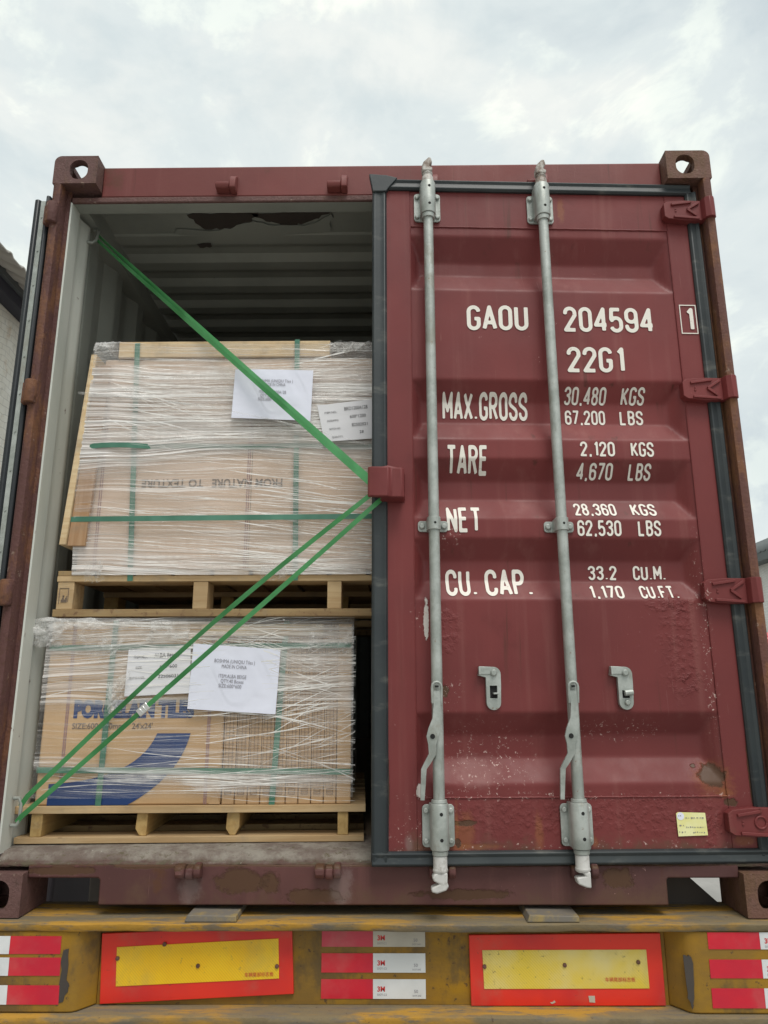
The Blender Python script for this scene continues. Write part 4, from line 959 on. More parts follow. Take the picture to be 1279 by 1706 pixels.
for a, b in ((0.975, 1.005), (1.045, 1.10), (-1.11, -1.04)): wp.box(a, b, 0.026, 0.0295, -0.33, -0.268)
link_split('white_sticker', wp, 'tape_white', TR, smooth=False)
# frame rails, cross arms, wheels
rl = MB()
for s_ in (-1, 1):
    rl.box(*sorted((s_*0.46, s_*0.60)), 0.19, 9.0, -0.030, -0.012); rl.box(*sorted((s_*0.46, s_*0.60)), 0.19, 9.0, -0.45, -0.43); rl.box(*sorted((s_*0.52, s_*0.535)), 0.19, 9.0, -0.43, -0.030)
link_split('frame_rail', rl, 'chassis', TR, smooth=False)
ca = MB()
for y in (0.24, 1.6, 3.0, 4.4, 5.8):
    for s_ in (-1, 1):
        ca.prism([(s_*0.605, -0.012), (s_*0.99, -0.03), (s_*0.99, -0.09), (s_*0.605, -0.34)], y, y+0.03)
link_split('outrigger', ca, 'chassis', TR, smooth=False)
cg = MB(); cg.prism([(0.84, -0.003), (0.84, 0.125), (0.90, 0.125), (1.045, -0.003)], 0.165, 0.180); link('corner_guide', cg, 'chassis', TR, smooth=False)
bx = MB(); bx.box(-1.20, -0.62, 0.9, 1.9, -0.62, -0.05); link('gap_dark_box', bx, 'chassis', TR, bevel=0.01)  # box added only to keep the left gap under the container dark
ax = MB()
for y in (2.3, 3.6): ax.cyl((-1.0, y, ZG+0.5), (1.0, y, ZG+0.5), 0.07, 12)
for y in (2.3, 3.6):
    for s_ in (-1, 1): ax.box(*sorted((s_*0.47, s_*0.58)), y-0.06, y+0.06, ZG+0.5, -0.44)
link_split('axle', ax, 'chassis', TR)
for y in (2.3, 3.6):
    for s_ in (-1, 1):
        w = MB(); xo = s_*0.95
        pr = [(-0.15, 0.30), (-0.15, 0.44), (-0.12, 0.485), (-0.05, 0.5), (0.05, 0.5), (0.12, 0.485), (0.15, 0.44), (0.15, 0.30)]
        n_ = 32; vs = [(xo+a, y+r*math.cos(2*math.pi*j/n_), ZG+0.5+r*math.sin(2*math.pi*j/n_)) for a, r in pr for j in range(n_)]
        w.add(vs, [(i*n_+j, i*n_+(j+1) % n_, (i+1)*n_+(j+1) % n_, (i+1)*n_+j) for i in range(len(pr)-1) for j in range(n_)])
        wo = link('wheel', w, 'tyre', TR)
        r_ = MB(); r_.rings([((xo-0.13, y, ZG+0.5), 0.30), ((xo-0.03, y, ZG+0.5), 0.27), ((xo+0.03, y, ZG+0.5), 0.27), ((xo+0.13, y, ZG+0.5), 0.30)], 24); link('rim', r_, 'rim', wo)
# marker plates
def quadplate(name, Q, y0, y1, mat, parent, dx=0):
    m = MB(); m.prism(Q, y0, y1); return link(name, m, mat, parent, bevel=0.0015)
PL = [(-0.816, -0.046), (-0.262, -0.026), (-0.252, -0.202), (-0.807, -0.2285)]; PY = [(-0.769, -0.081), (-0.300, -0.058), (-0.295, -0.162), (-0.764, -0.183)]
QL = [(0.253, -0.049), (0.806, -0.044), (0.807, -0.230), (0.254, -0.2315)]; QY = [(0.290, -0.088), (0.762, -0.086), (0.763, -0.186), (0.292, -0.188)]
for P1, P2, my, scr, tx, tz, tw, trot in ((PL, PY, 'plate_yel', [(-0.530, -0.129), (-0.302, -0.130), (-0.764, -0.110), (-0.63, -0.073)], -0.394, -0.157, 0.083, 0.03), (QL, QY, 'plate_old', [(0.295, -0.130), (0.525, -0.126), (0.736, -0.118)], 0.638, -0.1675, 0.086, 0.0)):
    a = quadplate('marker_plate', P1, 0.0185, 0.0295, 'plate_red', TR)
    b = quadplate('reflective_sheet', P2, 0.0165, 0.0183, my, a)
    s3 = MB()
    for x, z in scr: s3.rings([((x, 0.0164, z), 0.006), ((x, 0.0125, z), 0.0055), ((x, 0.0110, z), 0.003)], 10)
    link_split('screw', s3, 'cast', a)
    t = MB(); put_text(t, '\u8f66\u8f86\u5c3e\u90e8\u6807\u5fd7\u677f', 0.0125, lambda p, q, tx=tx, tz=tz: (tx+p, 0.0155, tz+q), 0.0, fit=tw, rot=trot)
    link('lettering', t, 'redink', a, smooth=False)
pt = MB(); pt.prism([(0.588, -0.205), (0.606, -0.205), (0.606, -0.222), (0.590, -0.221)], 0.0172, 0.0184); pt.prism([(0.478, -0.222), (0.487, -0.220), (0.490, -0.216), (0.494, -0.221), (0.484, -0.2255)], 0.0172, 0.0184)
link_split('chipped_spot', pt, 'tape_grey', TR, smooth=False)
# reflective tapes: red part, white part, small print
def tapes(xr0, xr1, xw0, xw1, rows, y, mats_r, mats_w, flip, skew=0.0):
    for i, (z0, z1) in enumerate(rows):
        dx = skew*i
        m = MB(); m.prism([(xr0+dx, z0), (xr1+dx, z0), (xr1+dx*0.8, z1), (xr0+dx*0.8, z1)], y-0.0012, y-0.0002); a = link('reflective_tape', m, mats_r[i], TR, smooth=False)
        m = MB(); m.prism([(xw0+dx, z0), (xw1+dx, z0), (xw1+dx*0.8, z1), (xw0+dx*0.8, z1)], y-0.0013, y-0.0003); link('white_segment', m, mats_w[i], a, smooth=False)
        t = MB(); zc = (z0+z1)/2
        if flip: fn = lambda p, q: (xw0+dx+0.058-p, y-0.0018, zc+0.006-q)
        else: fn = lambda p, q: (xw0+dx+0.012+p, y-0.0018, zc-0.006+q)
        put_text(t, '3M', 0.018, fn, 0.0006)
        t.cur = 1
        if flip: fn2 = lambda p, q: (xw0+dx+0.058-p, y-0.0018, zc+0.017-q)
        else: fn2 = lambda p, q: (xw0+dx+0.012+p, y-0.0018, zc-0.017+q)
        put_text(t, 'DOT-C2', 0.0075, fn2)
        if not flip and xw1-xw0 > 0.12:
            put_text(t, '50', 0.012, lambda p, q: (xw1-0.034+p, y-0.0018, zc-0.010+q)); put_text(t, 'DOT-SAE', 0.006, lambda p, q: (xw1-0.038+p, y-0.0018, zc-0.019+q))
        link('lettering', t, ['redink', 'ink2'], a, smooth=False)
tapes(-0.175, -0.026, -0.0255, 0.126, [(-0.083, -0.036), (-0.150, -0.100), (-0.217, -0.167)], 0.0295, ['tape_fade', 'tape_red', 'tape_red'], ['tape_grey', 'tape_white', 'tape_white'], False)
tapes(-1.058, -0.912, -1.19, -1.0585, [(-0.084, -0.038), (-0.139, -0.093), (-0.211, -0.163)], -0.0325, ['tape_red']*3, ['tape_white']*3, True, 0.004)
tapes(0.922, 1.068, 1.0685, 1.20, [(-0.070, -0.023-0.004), (-0.143, -0.096), (-0.217, -0.168)], -0.0325, ['tape_red']*3, ['tape_white']*3, False, -0.002)
gs = MB(); gs.prism(ragged([(0.850, -0.085), (0.872, -0.088), (0.872, -0.16), (0.866, -0.205), (0.862, -0.222), (0.850, -0.18)], 0.003, 4, 3), -0.0335, -0.0318)
gs.prism(ragged([(-0.905, -0.075), (-0.888, -0.072), (-0.886, -0.15), (-0.878, -0.17), (-0.895, -0.205), (-0.912, -0.215), (-0.906, -0.14)], 0.003, 4, 6), -0.0335, -0.0318)
link_split('scraped_steel_patch', gs, 'chassis', TR, smooth=False)

# ================================================================== loads: common makers
def curved_text(mb, body, size, ox, oz, y, **kw): put_text(mb, body, size, lambda a, b: (ox+a, y, oz+b), **kw)

# ---------------------------------------------------------------- lower pallet and load, turned slightly
LF = Frame((-1.163, 0.140, 0.1725), 0.040)
def lthing(name, label, cat, org, group=None):
    o = thing(name, label, cat, org, group); LF.put(o, org); return o
def llink(name, mb, mats, org, label, cat, group=None, **kw):
    o = link(name, mb, mats, None, org=org, **kw); LF.put(o, org); return tag(o, label, cat, group)
lpal = lthing('wooden_pallet', 'wooden pallet with chamfered bearers on the container floor under the PORCELAIN TILES carton', 'pallet', (0, 0, 0), 'pallets under the tile loads')
for j in range(5):
    y = j*0.22; b = MB(); b.box(0.0 if j == 0 else 0.006, 1.105, y, y+0.10, 0.001, 0.020); link('bottom_board', b, 'wood_rough' if j else 'wood', lpal, bevel=0.0015)
for x0, w, ch in ((0.046, 0.036, 0), (0.376, 0.036, 1), (0.665, 0.040, 2), (1.020, 0.034, 0)):
    b = MB(); z0, z1 = 0.0203, 0.0895
    P = [(x0, z0), (x0+w, z0), (x0+w, z1), (x0, z1)] if ch == 0 else [(x0+0.012, z0), (x0+w-0.002, z0), (x0+w, z1), (x0+0.002, z1), (x0-0.002, z0+0.022)] if ch == 1 else [(x0+0.010, z0), (x0+w-0.012, z0), (x0+w, z0+0.024), (x0+w, z1), (x0, z1), (x0-0.003, z0+0.020)]
    b.prism(P, 0.012 if ch else 0.004, 0.99); link('bearer', b, 'wood_end', lpal, bevel=0.002)
for j in range(7):
    y = j*0.15; b = MB(); b.box(-0.012 if j == 0 else 0, 1.11, y-0.002 if j == 0 else y, y+0.11, 0.0898, 0.112); link('deck_board', b, 'wood', lpal, bevel=0.0015)
ZB = 0.1125
# flat-faced carton with print
car = MB(); car.box(0.047, 0.640, 0.012, 0.56, ZB, 0.700)
carton = llink('tile_carton', car, 'card', (0.343, 0.28, ZB), 'brown tile carton printed PORCELAIN TILES in blue with a blue swoosh', 'carton', bevel=0.006)
t = MB(); put_text(t, 'PORCELAIN TILES', 0.070, lambda a, b: (0.146+a, 0.0108, 0.388+b), 0.0055, fit=0.395); link('title_lettering', t, 'blue', carton, smooth=False)
t = MB(); put_text(t, 'SIZE:600x600mm    24\'x24\'', 0.026, lambda a, b: (0.145+a, 0.0108, 0.349+b), 0.0004, fit=0.262); link('size_lettering', t, 'brownink', carton, smooth=False)
def bez(p0, p1, p2, n=14): return [((1-t)**2*p0[0]+2*t*(1-t)*p1[0]+t*t*p2[0], (1-t)**2*p0[1]+2*t*(1-t)*p1[1]+t*t*p2[1]) for t in [i/n for i in range(n+1)]]
sw = bez((0.533, 0.334), (0.505, 0.200), (0.344, 0.1135))
si = bez((0.088, 0.178), (0.370, 0.190), (0.424, 0.334))
t = MB(); t.prism(sw+[(0.088, 0.1135)]+si, 0.0100, 0.0118); link('blue_swoosh', t, 'blue', carton, smooth=False)
t = MB()
for x in (0.120, 0.586):
    for q in range(2):
        for i in range(115): t.box(x+q*0.006, x+q*0.006+0.0042, 0.0106, 0.0117, 0.115+i*0.005, 0.1187+i*0.005)
link('printed_stripe', t, 'mauve', carton, smooth=False)
t = MB(); t.prism([(0.603, ZB+0.002), (0.640, ZB+0.002), (0.626, ZB+0.040)], 0.0095, 0.0116); link('folded_flap', t, 'card_edge', carton)
# ten edge-on boxes
for i in range(10):
    last = i == 9
    x0 = 0.6435+i*0.0412; x1 = x0+(0.0395 if not last else 0.047)
    dz = random.uniform(-0.004, 0.004) if not last else 0.002
    b = MB(); b.box(x0, x1, 0.014+random.uniform(0, 0.004), 0.55, ZB, 0.690+dz)
    if last:
        o = llink('tile_box', b, 'card', (x0+0.02, 0.28, ZB), 'plain end tile box without grid print, at the right edge of the lower load', 'tile box', 'tile boxes standing on edge', bevel=0.0025)
    else:
        o = llink('tile_box', b, 'card_edge', (x0+0.02, 0.28, ZB), 'slim grid-printed brown tile box standing on edge beside the PORCELAIN TILES carton', 'tile box', 'tile boxes standing on edge', bevel=0.0025)
        gp = MB(); yy = 0.0128
        for j in range(40):
            z = ZB+0.055+j*0.0132
            for q in (0, 1, 2):
                xa = x0+0.005+q*0.0115; gp.box(xa, xa+0.0014, yy-0.0002, yy+0.0008, z, z+0.0122)
            gp.box(x0+0.004, x1-0.004, yy-0.0006, yy+0.0004, z-0.0005, z+0.0006)
        for zz in (ZB+0.030, ZB+0.038, ZB+0.046): gp.box(x0+0.009, x1-0.009, yy-0.0002, yy+0.0008, zz, zz+0.0015)
        gp.box(x0+0.009, x0+0.0105, yy-0.0005, yy+0.0006, ZB+0.030, ZB+0.0475); gp.box(x1-0.0105, x1-0.009, yy-0.0005, yy+0.0006, ZB+0.030, ZB+0.0475)
        link('grid_print', gp, 'gridink', o, smooth=False)
# timber on the top of the lower load
b = MB(); b.box(0.55, 0.965, 0.000, 0.05, 0.650, 0.690); llink('wooden_batten', b, 'wood_pale', (0.76, 0.02, 0.65), 'pale batten under the film along the top of the lower load', 'batten', bevel=0.002)
# printed label and A4 sheet
def sheet(name, Q, y, mats, frame, label, cat, curl, lines):
    """Q: tl,tr,br,bl in x-z"""
    def fn(u, v):
        a = [Q[3][i]*(1-u)+Q[2][i]*u for i in (0, 1)]; b_ = [Q[0][i]*(1-u)+Q[1][i]*u for i in (0, 1)]
        return (a[0]*(1-v)+b_[0]*v, y-curl*(math.sin(u*3.1)*0.6+((1-v)**2)*u)-0.0008*mnoise.noise(Vector((u*4, v*4, y*9))), a[1]*(1-v)+b_[1]*v)
    m = MB(); m.grid(fn, 14, 12)
    org = (sum(q[0] for q in Q)/4, y, min(q[1] for q in Q))
    o = link(name, m, mats[0], None, org=org); tag(o, label, cat)
    wd = math.hypot(Q[1][0]-Q[0][0], Q[1][1]-Q[0][1]); hg_ = math.hypot(Q[0][0]-Q[3][0], Q[0][1]-Q[3][1])
    t = MB()
    for body, size, uc, vc, fit, al in lines:
        put_text(t, body, size, lambda a, b2, uc=uc, vc=vc: tuple(Vector(fn(uc+a/wd, vc+b2/hg_))+Vector((0, -0.0016, 0))), 0.0, align=al, fit=fit)
    lo = link('printed_text', t, mats[1], o, smooth=False)
    if frame: frame.put(o, org)
    return o
sheet('paper_label', [(0.315, 0.604), (0.521, 0.612), (0.527, 0.462), (0.312, 0.452)], -0.0075, ('labelp', 'ink'), LF, 'white printed label reading ALBA BEIGE, under the lower straps', 'label', 0.001,
      [('ITEM NO.:', 0.012, 0.10, 0.80, 0.045, 'LEFT'), ('ALBA BEIGE', 0.021, 0.42, 0.80, 0.082, 'LEFT'), ('SIZE:', 0.010, 0.14, 0.58, 0.022, 'LEFT'), ('600*600', 0.016, 0.52, 0.57, 0.056, 'LEFT'),
       ('BATCH NO.:', 0.010, 0.06, 0.36, 0.05, 'LEFT'), ('22506031', 0.016, 0.50, 0.36, 0.064, 'LEFT'), ('40', 0.014, 0.62, 0.14, 0.014, 'LEFT')])
sheet('paper_sheet', [(0.530, 0.624), (0.822, 0.604), (0.812, 0.394), (0.522, 0.412)], -0.010, ('paper', 'ink2'), LF, 'white paper sheet reading MADE IN CHINA, ITEM ALBA BEIGE, taped on the lower load', 'paper sheet', 0.004,
      [('BOSHMA (UNIQIU Tiles )', 0.017, 0.49, 0.735, 0.135, 'CENTER'), ('MADE IN CHINA', 0.017, 0.49, 0.655, 0.083, 'CENTER'), ('ITEM:ALBA BEIGE', 0.017, 0.48, 0.505, 0.092, 'CENTER'), ('QTY:40 Boxes', 0.017, 0.48, 0.430, 0.076, 'CENTER'), ('SIZE:600*600', 0.017, 0.46, 0.355, 0.076, 'CENTER')])
# film round the lower load
def wr(x, z, s_): return 0.004*mnoise.noise(Vector((x*1.2, s_, z*38)))+0.0025*mnoise.noise(Vector((x*3.5, s_+4, z*90)))+0.003*mnoise.noise(Vector((x*5, s_, z*5)))
fm = MB()
fm.grid(lambda u, v: (0.038+u*1.030, 0.001+wr(u*1.03, v*0.58, 0)-0.004*math.sin(math.pi*u), 0.135+v*0.575), 130, 160)
fm.grid(lambda u, v: (1.068+0.008*math.sin(v*9)+wr(u, v*0.58, 3)*1.2, 0.002+u*0.50, 0.135+v*0.575), 40, 90)
fm.grid(lambda u, v: (0.036+wr(u, v*0.58, 6), 0.002+u*0.50, 0.135+v*0.575), 30, 60)
wlo = llink('stretch_wrap', fm, 'film_lo', (0.55, 0.25, 0.135), 'clear stretch film with milky strands around the lower tile load', 'plastic film', 'stretch films round the tile loads', ang=80)
def crumple(name, c, w, hgt, amp, seed, parent, frame=LF, taper=0.0, slope=0.0, mat='film_c'):
    def fn(u, v):
        x = c[0]+(u-0.5)*w*(1-taper*(1-v)); z = c[2]+(v-0.5)*hgt+slope*(u-0.5)*w
        n = mnoise.noise(Vector((u*w*18, v*hgt*22, seed)))+0.6*mnoise.noise(Vector((u*w*45, v*hgt*40, seed+3)))
        rg = 0.012*mnoise.noise(Vector((u*9, seed, v*9)))
        return (x+rg, c[1]-amp*abs(n)-0.010*math.sin(math.pi*v), z+rg)
    m = MB(); m.grid(fn, 46, 30); return link(name, m, mat, parent, ang=80) if parent else m
crumple('bunched_film', (0.235, -0.004, 0.668), 0.56, 0.070, 0.026, 1.0, wlo, slope=-0.02)
crumple('bunched_film', (0.045, 0.000, 0.660), 0.10, 0.090, 0.026, 5.0, wlo)
crumple('bunched_film', (0.230, -0.006, 0.600), 0.16, 0.08, 0.02, 9.0, wlo, taper=0.7)
crumple('film_tail', (0.292, -0.012, 0.455), 0.075, 0.115, 0.015, 13.0, wlo, taper=0.6, slope=0.6)
crumple('bunched_film', (0.99, -0.003, 0.640), 0.15, 0.095, 0.016, 17.0, wlo)
def strands(specs, seed, parent, yf, xr, zr, frame_org):
    """stretched film pulled into milky cords; each spec: how many, x range of starts, z range, mean slope, spread, length range"""
    rnd = random.Random(seed); m = MB()
    for n, xa, xb, za, zb, sl, sp, la, lb in specs:
        for i in range(n):
            x0 = rnd.uniform(xa, xb); z0 = rnd.uniform(za, zb); L = rnd.uniform(la, lb); s_ = rnd.gauss(sl, sp); cv = rnd.gauss(0, 0.03)
            wd = rnd.choice((0.0006, 0.0007, 0.0008, 0.001, 0.0013, 0.0018, 0.003)); yy = rnd.uniform(0, 0.004); N = 14; vs = []
            for q in range(N+1):
                t = q/N; x = x0+L*t
                if x > xr[1]: x = xr[1]
                z = z0+s_*(x-x0)+cv*t*(1-t)+0.0012*mnoise.noise(Vector((x*14, i, seed)))
                z = min(max(z, zr[0]), zr[1]); w = wd*(math.sin(math.pi*min(max(t, 0.02), 0.98))**0.6)*(0.7+0.5*mnoise.noise(Vector((x*9, z*30, i))))
                vs += [(x, yf(x)-yy, z-w), (x, yf(x)-yy, z+w)]
            m.add(vs, [(2*q, 2*q+2, 2*q+3, 2*q+1) for q in range(N)])
    o = link('strand_layer', m, 'strand', parent, ang=80); o['kind'] = 'stuff'; return o
strands([(70, 0.03, 0.7, 0.42, 0.70, 0.00, 0.05, 0.15, 0.7), (40, 0.05, 0.6, 0.14, 0.42, 0.02, 0.05, 0.15, 0.8), (80, 0.55, 0.90, 0.14, 0.68, 0.04, 0.22, 0.22, 0.55),
         (22, 0.50, 0.75, 0.60, 0.70, -0.36, 0.12, 0.2, 0.42), (14, 0.03, 0.5, 0.16, 0.22, 0.0, 0.03, 0.3, 0.9), (26, 0.72, 0.98, 0.26, 0.58, 0.38, 0.12, 0.15, 0.32)], 3, wlo, lambda x: -0.0085, (0.03, 1.075), (0.125, 0.712), None)
# packing straps of the lower load
def lstrap(pts, label, **kw):
    m = MB(); m.ribbon(pts, 0.0185, 0.0012, **kw); o = llink('packing_strap', m, 'pack', pts[0], label, 'strap', 'dark green packing straps round the loads'); return o
vert_up = lambda i, t, p: Vector((1, 0, 0))
def vpath(x0, x1, zb, zt, y0, depth): return [(x0, y0-0.0042, zb)]+[(x0+(x1-x0)*k/10, y0-0.0042-0.001*math.sin(math.pi*k/10), zb+(zt-zb)*k/10) for k in range(1, 11)]+[(x1, y0+0.004, zt+0.006), (x1, y0+depth, zt+0.007)]
def hpath(x0, x1, z0, z1, y0, ret, sag=0.0): return [(x0-0.003, y0+ret, z0), (x0-0.003, y0+0.004, z0), (x0+0.004, y0-0.003, z0)]+[(x0+(x1-x0)*k/12, y0-0.0045, z0+(z1-z0)*k/12+sag*math.sin(k*1.3)) for k in range(1, 12)]+[(x1-0.004, y0-0.003, z1), (x1+0.003, y0+0.004, z1), (x1+0.003, y0+ret, z1)]
lstrap(vpath(0.252, 0.262, 0.098, 0.700, 0.0100, 0.4), 'dark green packing strap running up across the lettering of the PORCELAIN TILES carton', up=vert_up)
lstrap(vpath(0.806, 0.838, 0.098, 0.695, 0.0095, 0.4), 'dark green packing strap running up the front of the grid-printed tile boxes', up=vert_up)
lstrap(hpath(0.047, 1.061, 0.222, 0.212, 0.0075, 0.4), 'dark green packing strap level across the foot of the lower load', up=lambda i, t, p: Vector((0, 0, 1)))
lstrap(hpath(0.047, 1.061, 0.610, 0.620, 0.0060, 0.4), 'dark green packing strap level across the top of the lower load', up=lambda i, t, p: Vector((0, 0, 1)))

# ---------------------------------------------------------------- upper pallet and load
UX, UY, UZ = -1.115, 0.150, 0.886
upal = thing('wooden_pallet', 'wooden pallet with square blocks stacked on top of the lower load', 'pallet', (UX, UY, UZ), 'pallets under the tile loads')
for j in range(3):
    y = UY+j*0.42; b = MB(); b.box(UX-0.004 if j == 0 else UX+0.004, UX+1.205, y-0.003 if j == 0 else y, y+0.10, UZ+0.001, UZ+0.0262); link('bottom_board', b, 'wood_rough', upal, bevel=0.0015)
for x0, w in ((UX+0.004, 0.056), (-0.645, 0.050), (-0.186, 0.048), (0.035, 0.050)):
    for j in range(3):
        y = UY+j*0.42; b = MB(); b.box(x0, x0+w, y+0.001, y+0.09, UZ+0.0264, UZ+0.1205); link('block', b, 'wood_end' if j else 'wood', upal, bevel=0.002)
st = MB(); st.box(UX+0.012, UX+0.0135, UY-0.0008, UY+0.0012, UZ+0.045, UZ+0.098); st.box(UX+0.012, UX+0.044, UY-0.0008, UY+0.0012, UZ+0.098, UZ+0.0995); st.box(UX+0.0425, UX+0.044, UY-0.0008, UY+0.0012, UZ+0.052, UZ+0.098)
for i in range(6): st.box(UX+0.020+i*0.0035, UX+0.0222+i*0.0035, UY-0.0008, UY+0.0012, UZ+0.050, UZ+0.060+0.006*(i % 3))
st.box(UX+0.024, UX+0.030, UY-0.0008, UY+0.0012, UZ+0.070, UZ+0.074)
link('burnt_stamp', st, 'brownink', upal, smooth=False)
for j in range(3):
    y = UY+j*0.42; b = MB(); b.box(UX, UX+1.2, y-0.001, y+0.10, UZ+0.1207, UZ+0.1405); link('stringer_board', b, 'wood', upal, bevel=0.0015)
for j in range(9):
    x = UX+0.001+j*0.1345; b = MB(); b.box(x, x+0.118, UY, UY+0.94, UZ+0.1407, UZ+0.1585); link('deck_board', b, 'wood' if j % 3 else 'wood_rough', upal, bevel=0.0015)
ZU = UZ+0.159
car = MB(); car.box(-1.058, 0.100, 0.156, 0.80, ZU, 1.662)
cu = tag(link('tile_carton', car, 'card_up', None, org=(-0.48, 0.5, ZU), bevel=0.006), 'large pale carton with upside-down FROM NATURE TO TEXTURE print on the upper pallet', 'carton')
t = MB(); put_text(t, 'FROM NATURE   TO TEXTURE', 0.042, lambda a, b: (-0.352-a, 0.1545, 1.372-b), 0.0009, fit=0.500); link('lettering', t, 'brownink', cu, smooth=False)
t = MB()
for x in (-1.000, -0.478):
    for q in range(2):
        for i in range(120): t.box(x+q*0.007, x+q*0.007+0.0030, 0.1546, 0.1557, ZU+0.006+i*0.005, ZU+0.0100+i*0.005)
link('printed_stripe', t, 'mauve', cu, smooth=False)
t = MB(); t.box(-0.4625, -0.4612, 0.1545, 0.1557, ZU+0.004, 1.655); link('carton_joint', t, 'brownink', cu, smooth=False)
car = MB()
car.box(-1.025, 0.100, 0.160, 0.80, 1.6635, 1.838)
tag(link('tile_carton', car, 'card_up', None, org=(-0.48, 0.5, 1.6635), bevel=0.006), 'flat carton layer under dense white film at the top of the upper load', 'carton')
b = MB(); b.box(-0.975, -0.190, 0.151, 0.20, 1.842, 1.905); tag(link('wooden_batten', b, 'wood_pale', None, org=(-0.58, 0.17, 1.842), bevel=0.002), 'pale squared batten along the top edge of the upper load', 'batten')
b = MB(); b.add([(-1.082, 0.124, 1.127), (-1.020, 0.124, 1.127), (-0.992, 0.128, 1.80), (-1.040, 0.128, 1.80), (-1.082, 0.142, 1.127), (-1.020, 0.142, 1.127), (-0.992, 0.146, 1.80), (-1.040, 0.146, 1.80)],
      [(0, 1, 2, 3), (7, 6, 5, 4), (0, 4, 5, 1), (1, 5, 6, 2), (2, 6, 7, 3), (3, 7, 4, 0)])
tag(link('wooden_plank', b, 'wood_plank', None, org=(-1.06, 0.14, 1.127), bevel=0.002), 'brown upright plank guarding the left corner of the upper load', 'plank')
b = MB(); b.add([(-1.107, 0.116, 1.130), (-1.0835, 0.116, 1.130), (-1.0415, 0.120, 1.84), (-1.062, 0.120, 1.84), (-1.107, 0.25, 1.130), (-1.0835, 0.25, 1.130), (-1.0415, 0.25, 1.84), (-1.062, 0.25, 1.84)],
      [(0, 1, 2, 3), (7, 6, 5, 4), (0, 4, 5, 1), (1, 5, 6, 2), (2, 6, 7, 3), (3, 7, 4, 0)]); tag(link('wooden_plank', b, 'wood_pale', None, org=(-1.096, 0.18, 1.132), bevel=0.002), 'pale upright board edge at the far left side of the upper load', 'plank')
sheet('paper_label', [(-0.231, 1.638), (-0.020, 1.662), (-0.016, 1.512), (-0.203, 1.500)], 0.126, ('labelp', 'ink'), None, 'white printed label listing 600*1200 tiles, half hidden beside the door edge', 'label', 0.001,
      [('ITEM NO.:', 0.011, 0.10, 0.74, 0.046, 'LEFT'), ('BRD1200A12B', 0.018, 0.45, 0.78, 0.085, 'LEFT'), ('SIZE(MM):', 0.010, 0.12, 0.52, 0.044, 'LEFT'), ('600*1200', 0.016, 0.53, 0.57, 0.060, 'LEFT'),
       ('BATCH NO.:', 0.010, 0.14, 0.30, 0.044, 'LEFT'), ('82502021', 0.016, 0.55, 0.35, 0.060, 'LEFT'), ('QUANTITY:', 0.010, 0.16, 0.08, 0.044, 'LEFT'), ('28', 0.014, 0.68, 0.16, 0.016, 'LEFT')])
sheet('paper_sheet', [(-0.531, 1.778), (-0.247, 1.771), (-0.253, 1.575), (-0.537, 1.590)], 0.120, ('paper', 'ink2'), None, 'white paper sheet reading SIZE 600*1200, taped on the upper load', 'paper sheet', 0.004,
      [('BOSHMA (UNIQIU Tiles )', 0.016, 0.52, 0.74, 0.130, 'CENTER'), ('MADE IN CHINA', 0.016, 0.52, 0.665, 0.078, 'CENTER'), ('ITEM:BRD1200A12B', 0.016, 0.50, 0.515, 0.098, 'CENTER'), ('QTY:28 Boxes', 0.016, 0.47, 0.440, 0.070, 'CENTER'), ('SIZE:600*1200', 0.016, 0.46, 0.365, 0.078, 'CENTER')])
def wr2(x, z, s_): return 0.004*mnoise.noise(Vector((x*1.1, s_, z*34)))+0.0025*mnoise.noise(Vector((x*3.0, s_+4, z*85)))+0.003*mnoise.noise(Vector((x*4, s_, z*4)))
fm = MB()
def upf(u, v):
    xl = -1.062+0.036*v; x = xl+u*(0.105-xl); z = 1.028+v*0.860
    lf = max(0.0, 1-max(0.0, u-0.075)*11)                          # pulled over the corner planks on the left
    return (x-0.022*lf*(1 if v > 0.35 else v/0.35), 0.1405-0.022*lf*(1 if v > 0.35 else v/0.35)+wr2(x, z, 1), z+0.004*mnoise.noise(Vector((x*6, 0, 3)))*(1 if v > 0.98 else 0))
fm.grid(upf, 150, 230)
fm.grid(lambda u, v: (-1.028+u*1.133, 0.142+v*0.5, 1.892+0.010*mnoise.noise(Vector((u*9, v*5, 0)))+0.012*(1-v)*0-0.03*(u > 0.76)*0), 60, 16)
fm.grid(lambda u, v: (-1.093+0.040*v+wr2(u, v, 8), 0.116+u*0.6, 1.30+v*0.57), 30, 60)
wup = tag(link('stretch_wrap', fm, 'film_up', None, org=(-0.48, 0.4, 1.03), ang=80), 'dense milky stretch film wound around the upper tile load', 'plastic film', 'stretch films round the tile loads')
crumple('bunched_film', (-1.010, 0.132, 1.862), 0.09, 0.060, 0.014, 21.0, wup)
crumple('bunched_film', (-0.09, 0.138, 1.868), 0.20, 0.045, 0.018, 25.0, wup)
strands([(190, -1.05, -0.3, 1.50, 1.835, -0.02, 0.035, 0.2, 0.9), (120, -1.03, -0.2, 1.06, 1.50, -0.09, 0.05, 0.12, 0.7), (45, -0.6, -0.05, 1.04, 1.30, -0.14, 0.05, 0.2, 0.6), (30, -1.0, -0.8, 1.55, 1.75, -0.25, 0.15, 0.08, 0.3),
         (26, -0.4, -0.1, 1.60, 1.86, 0.14, 0.06, 0.15, 0.4), (24, -1.0, -0.4, 1.03, 1.10, -0.03, 0.03, 0.2, 0.8)], 5, wup, lambda x: 0.1305-0.018*min(1, max(0, (-0.86-x)/0.12)), (-1.07, 0.10), (1.03, 1.885), None)
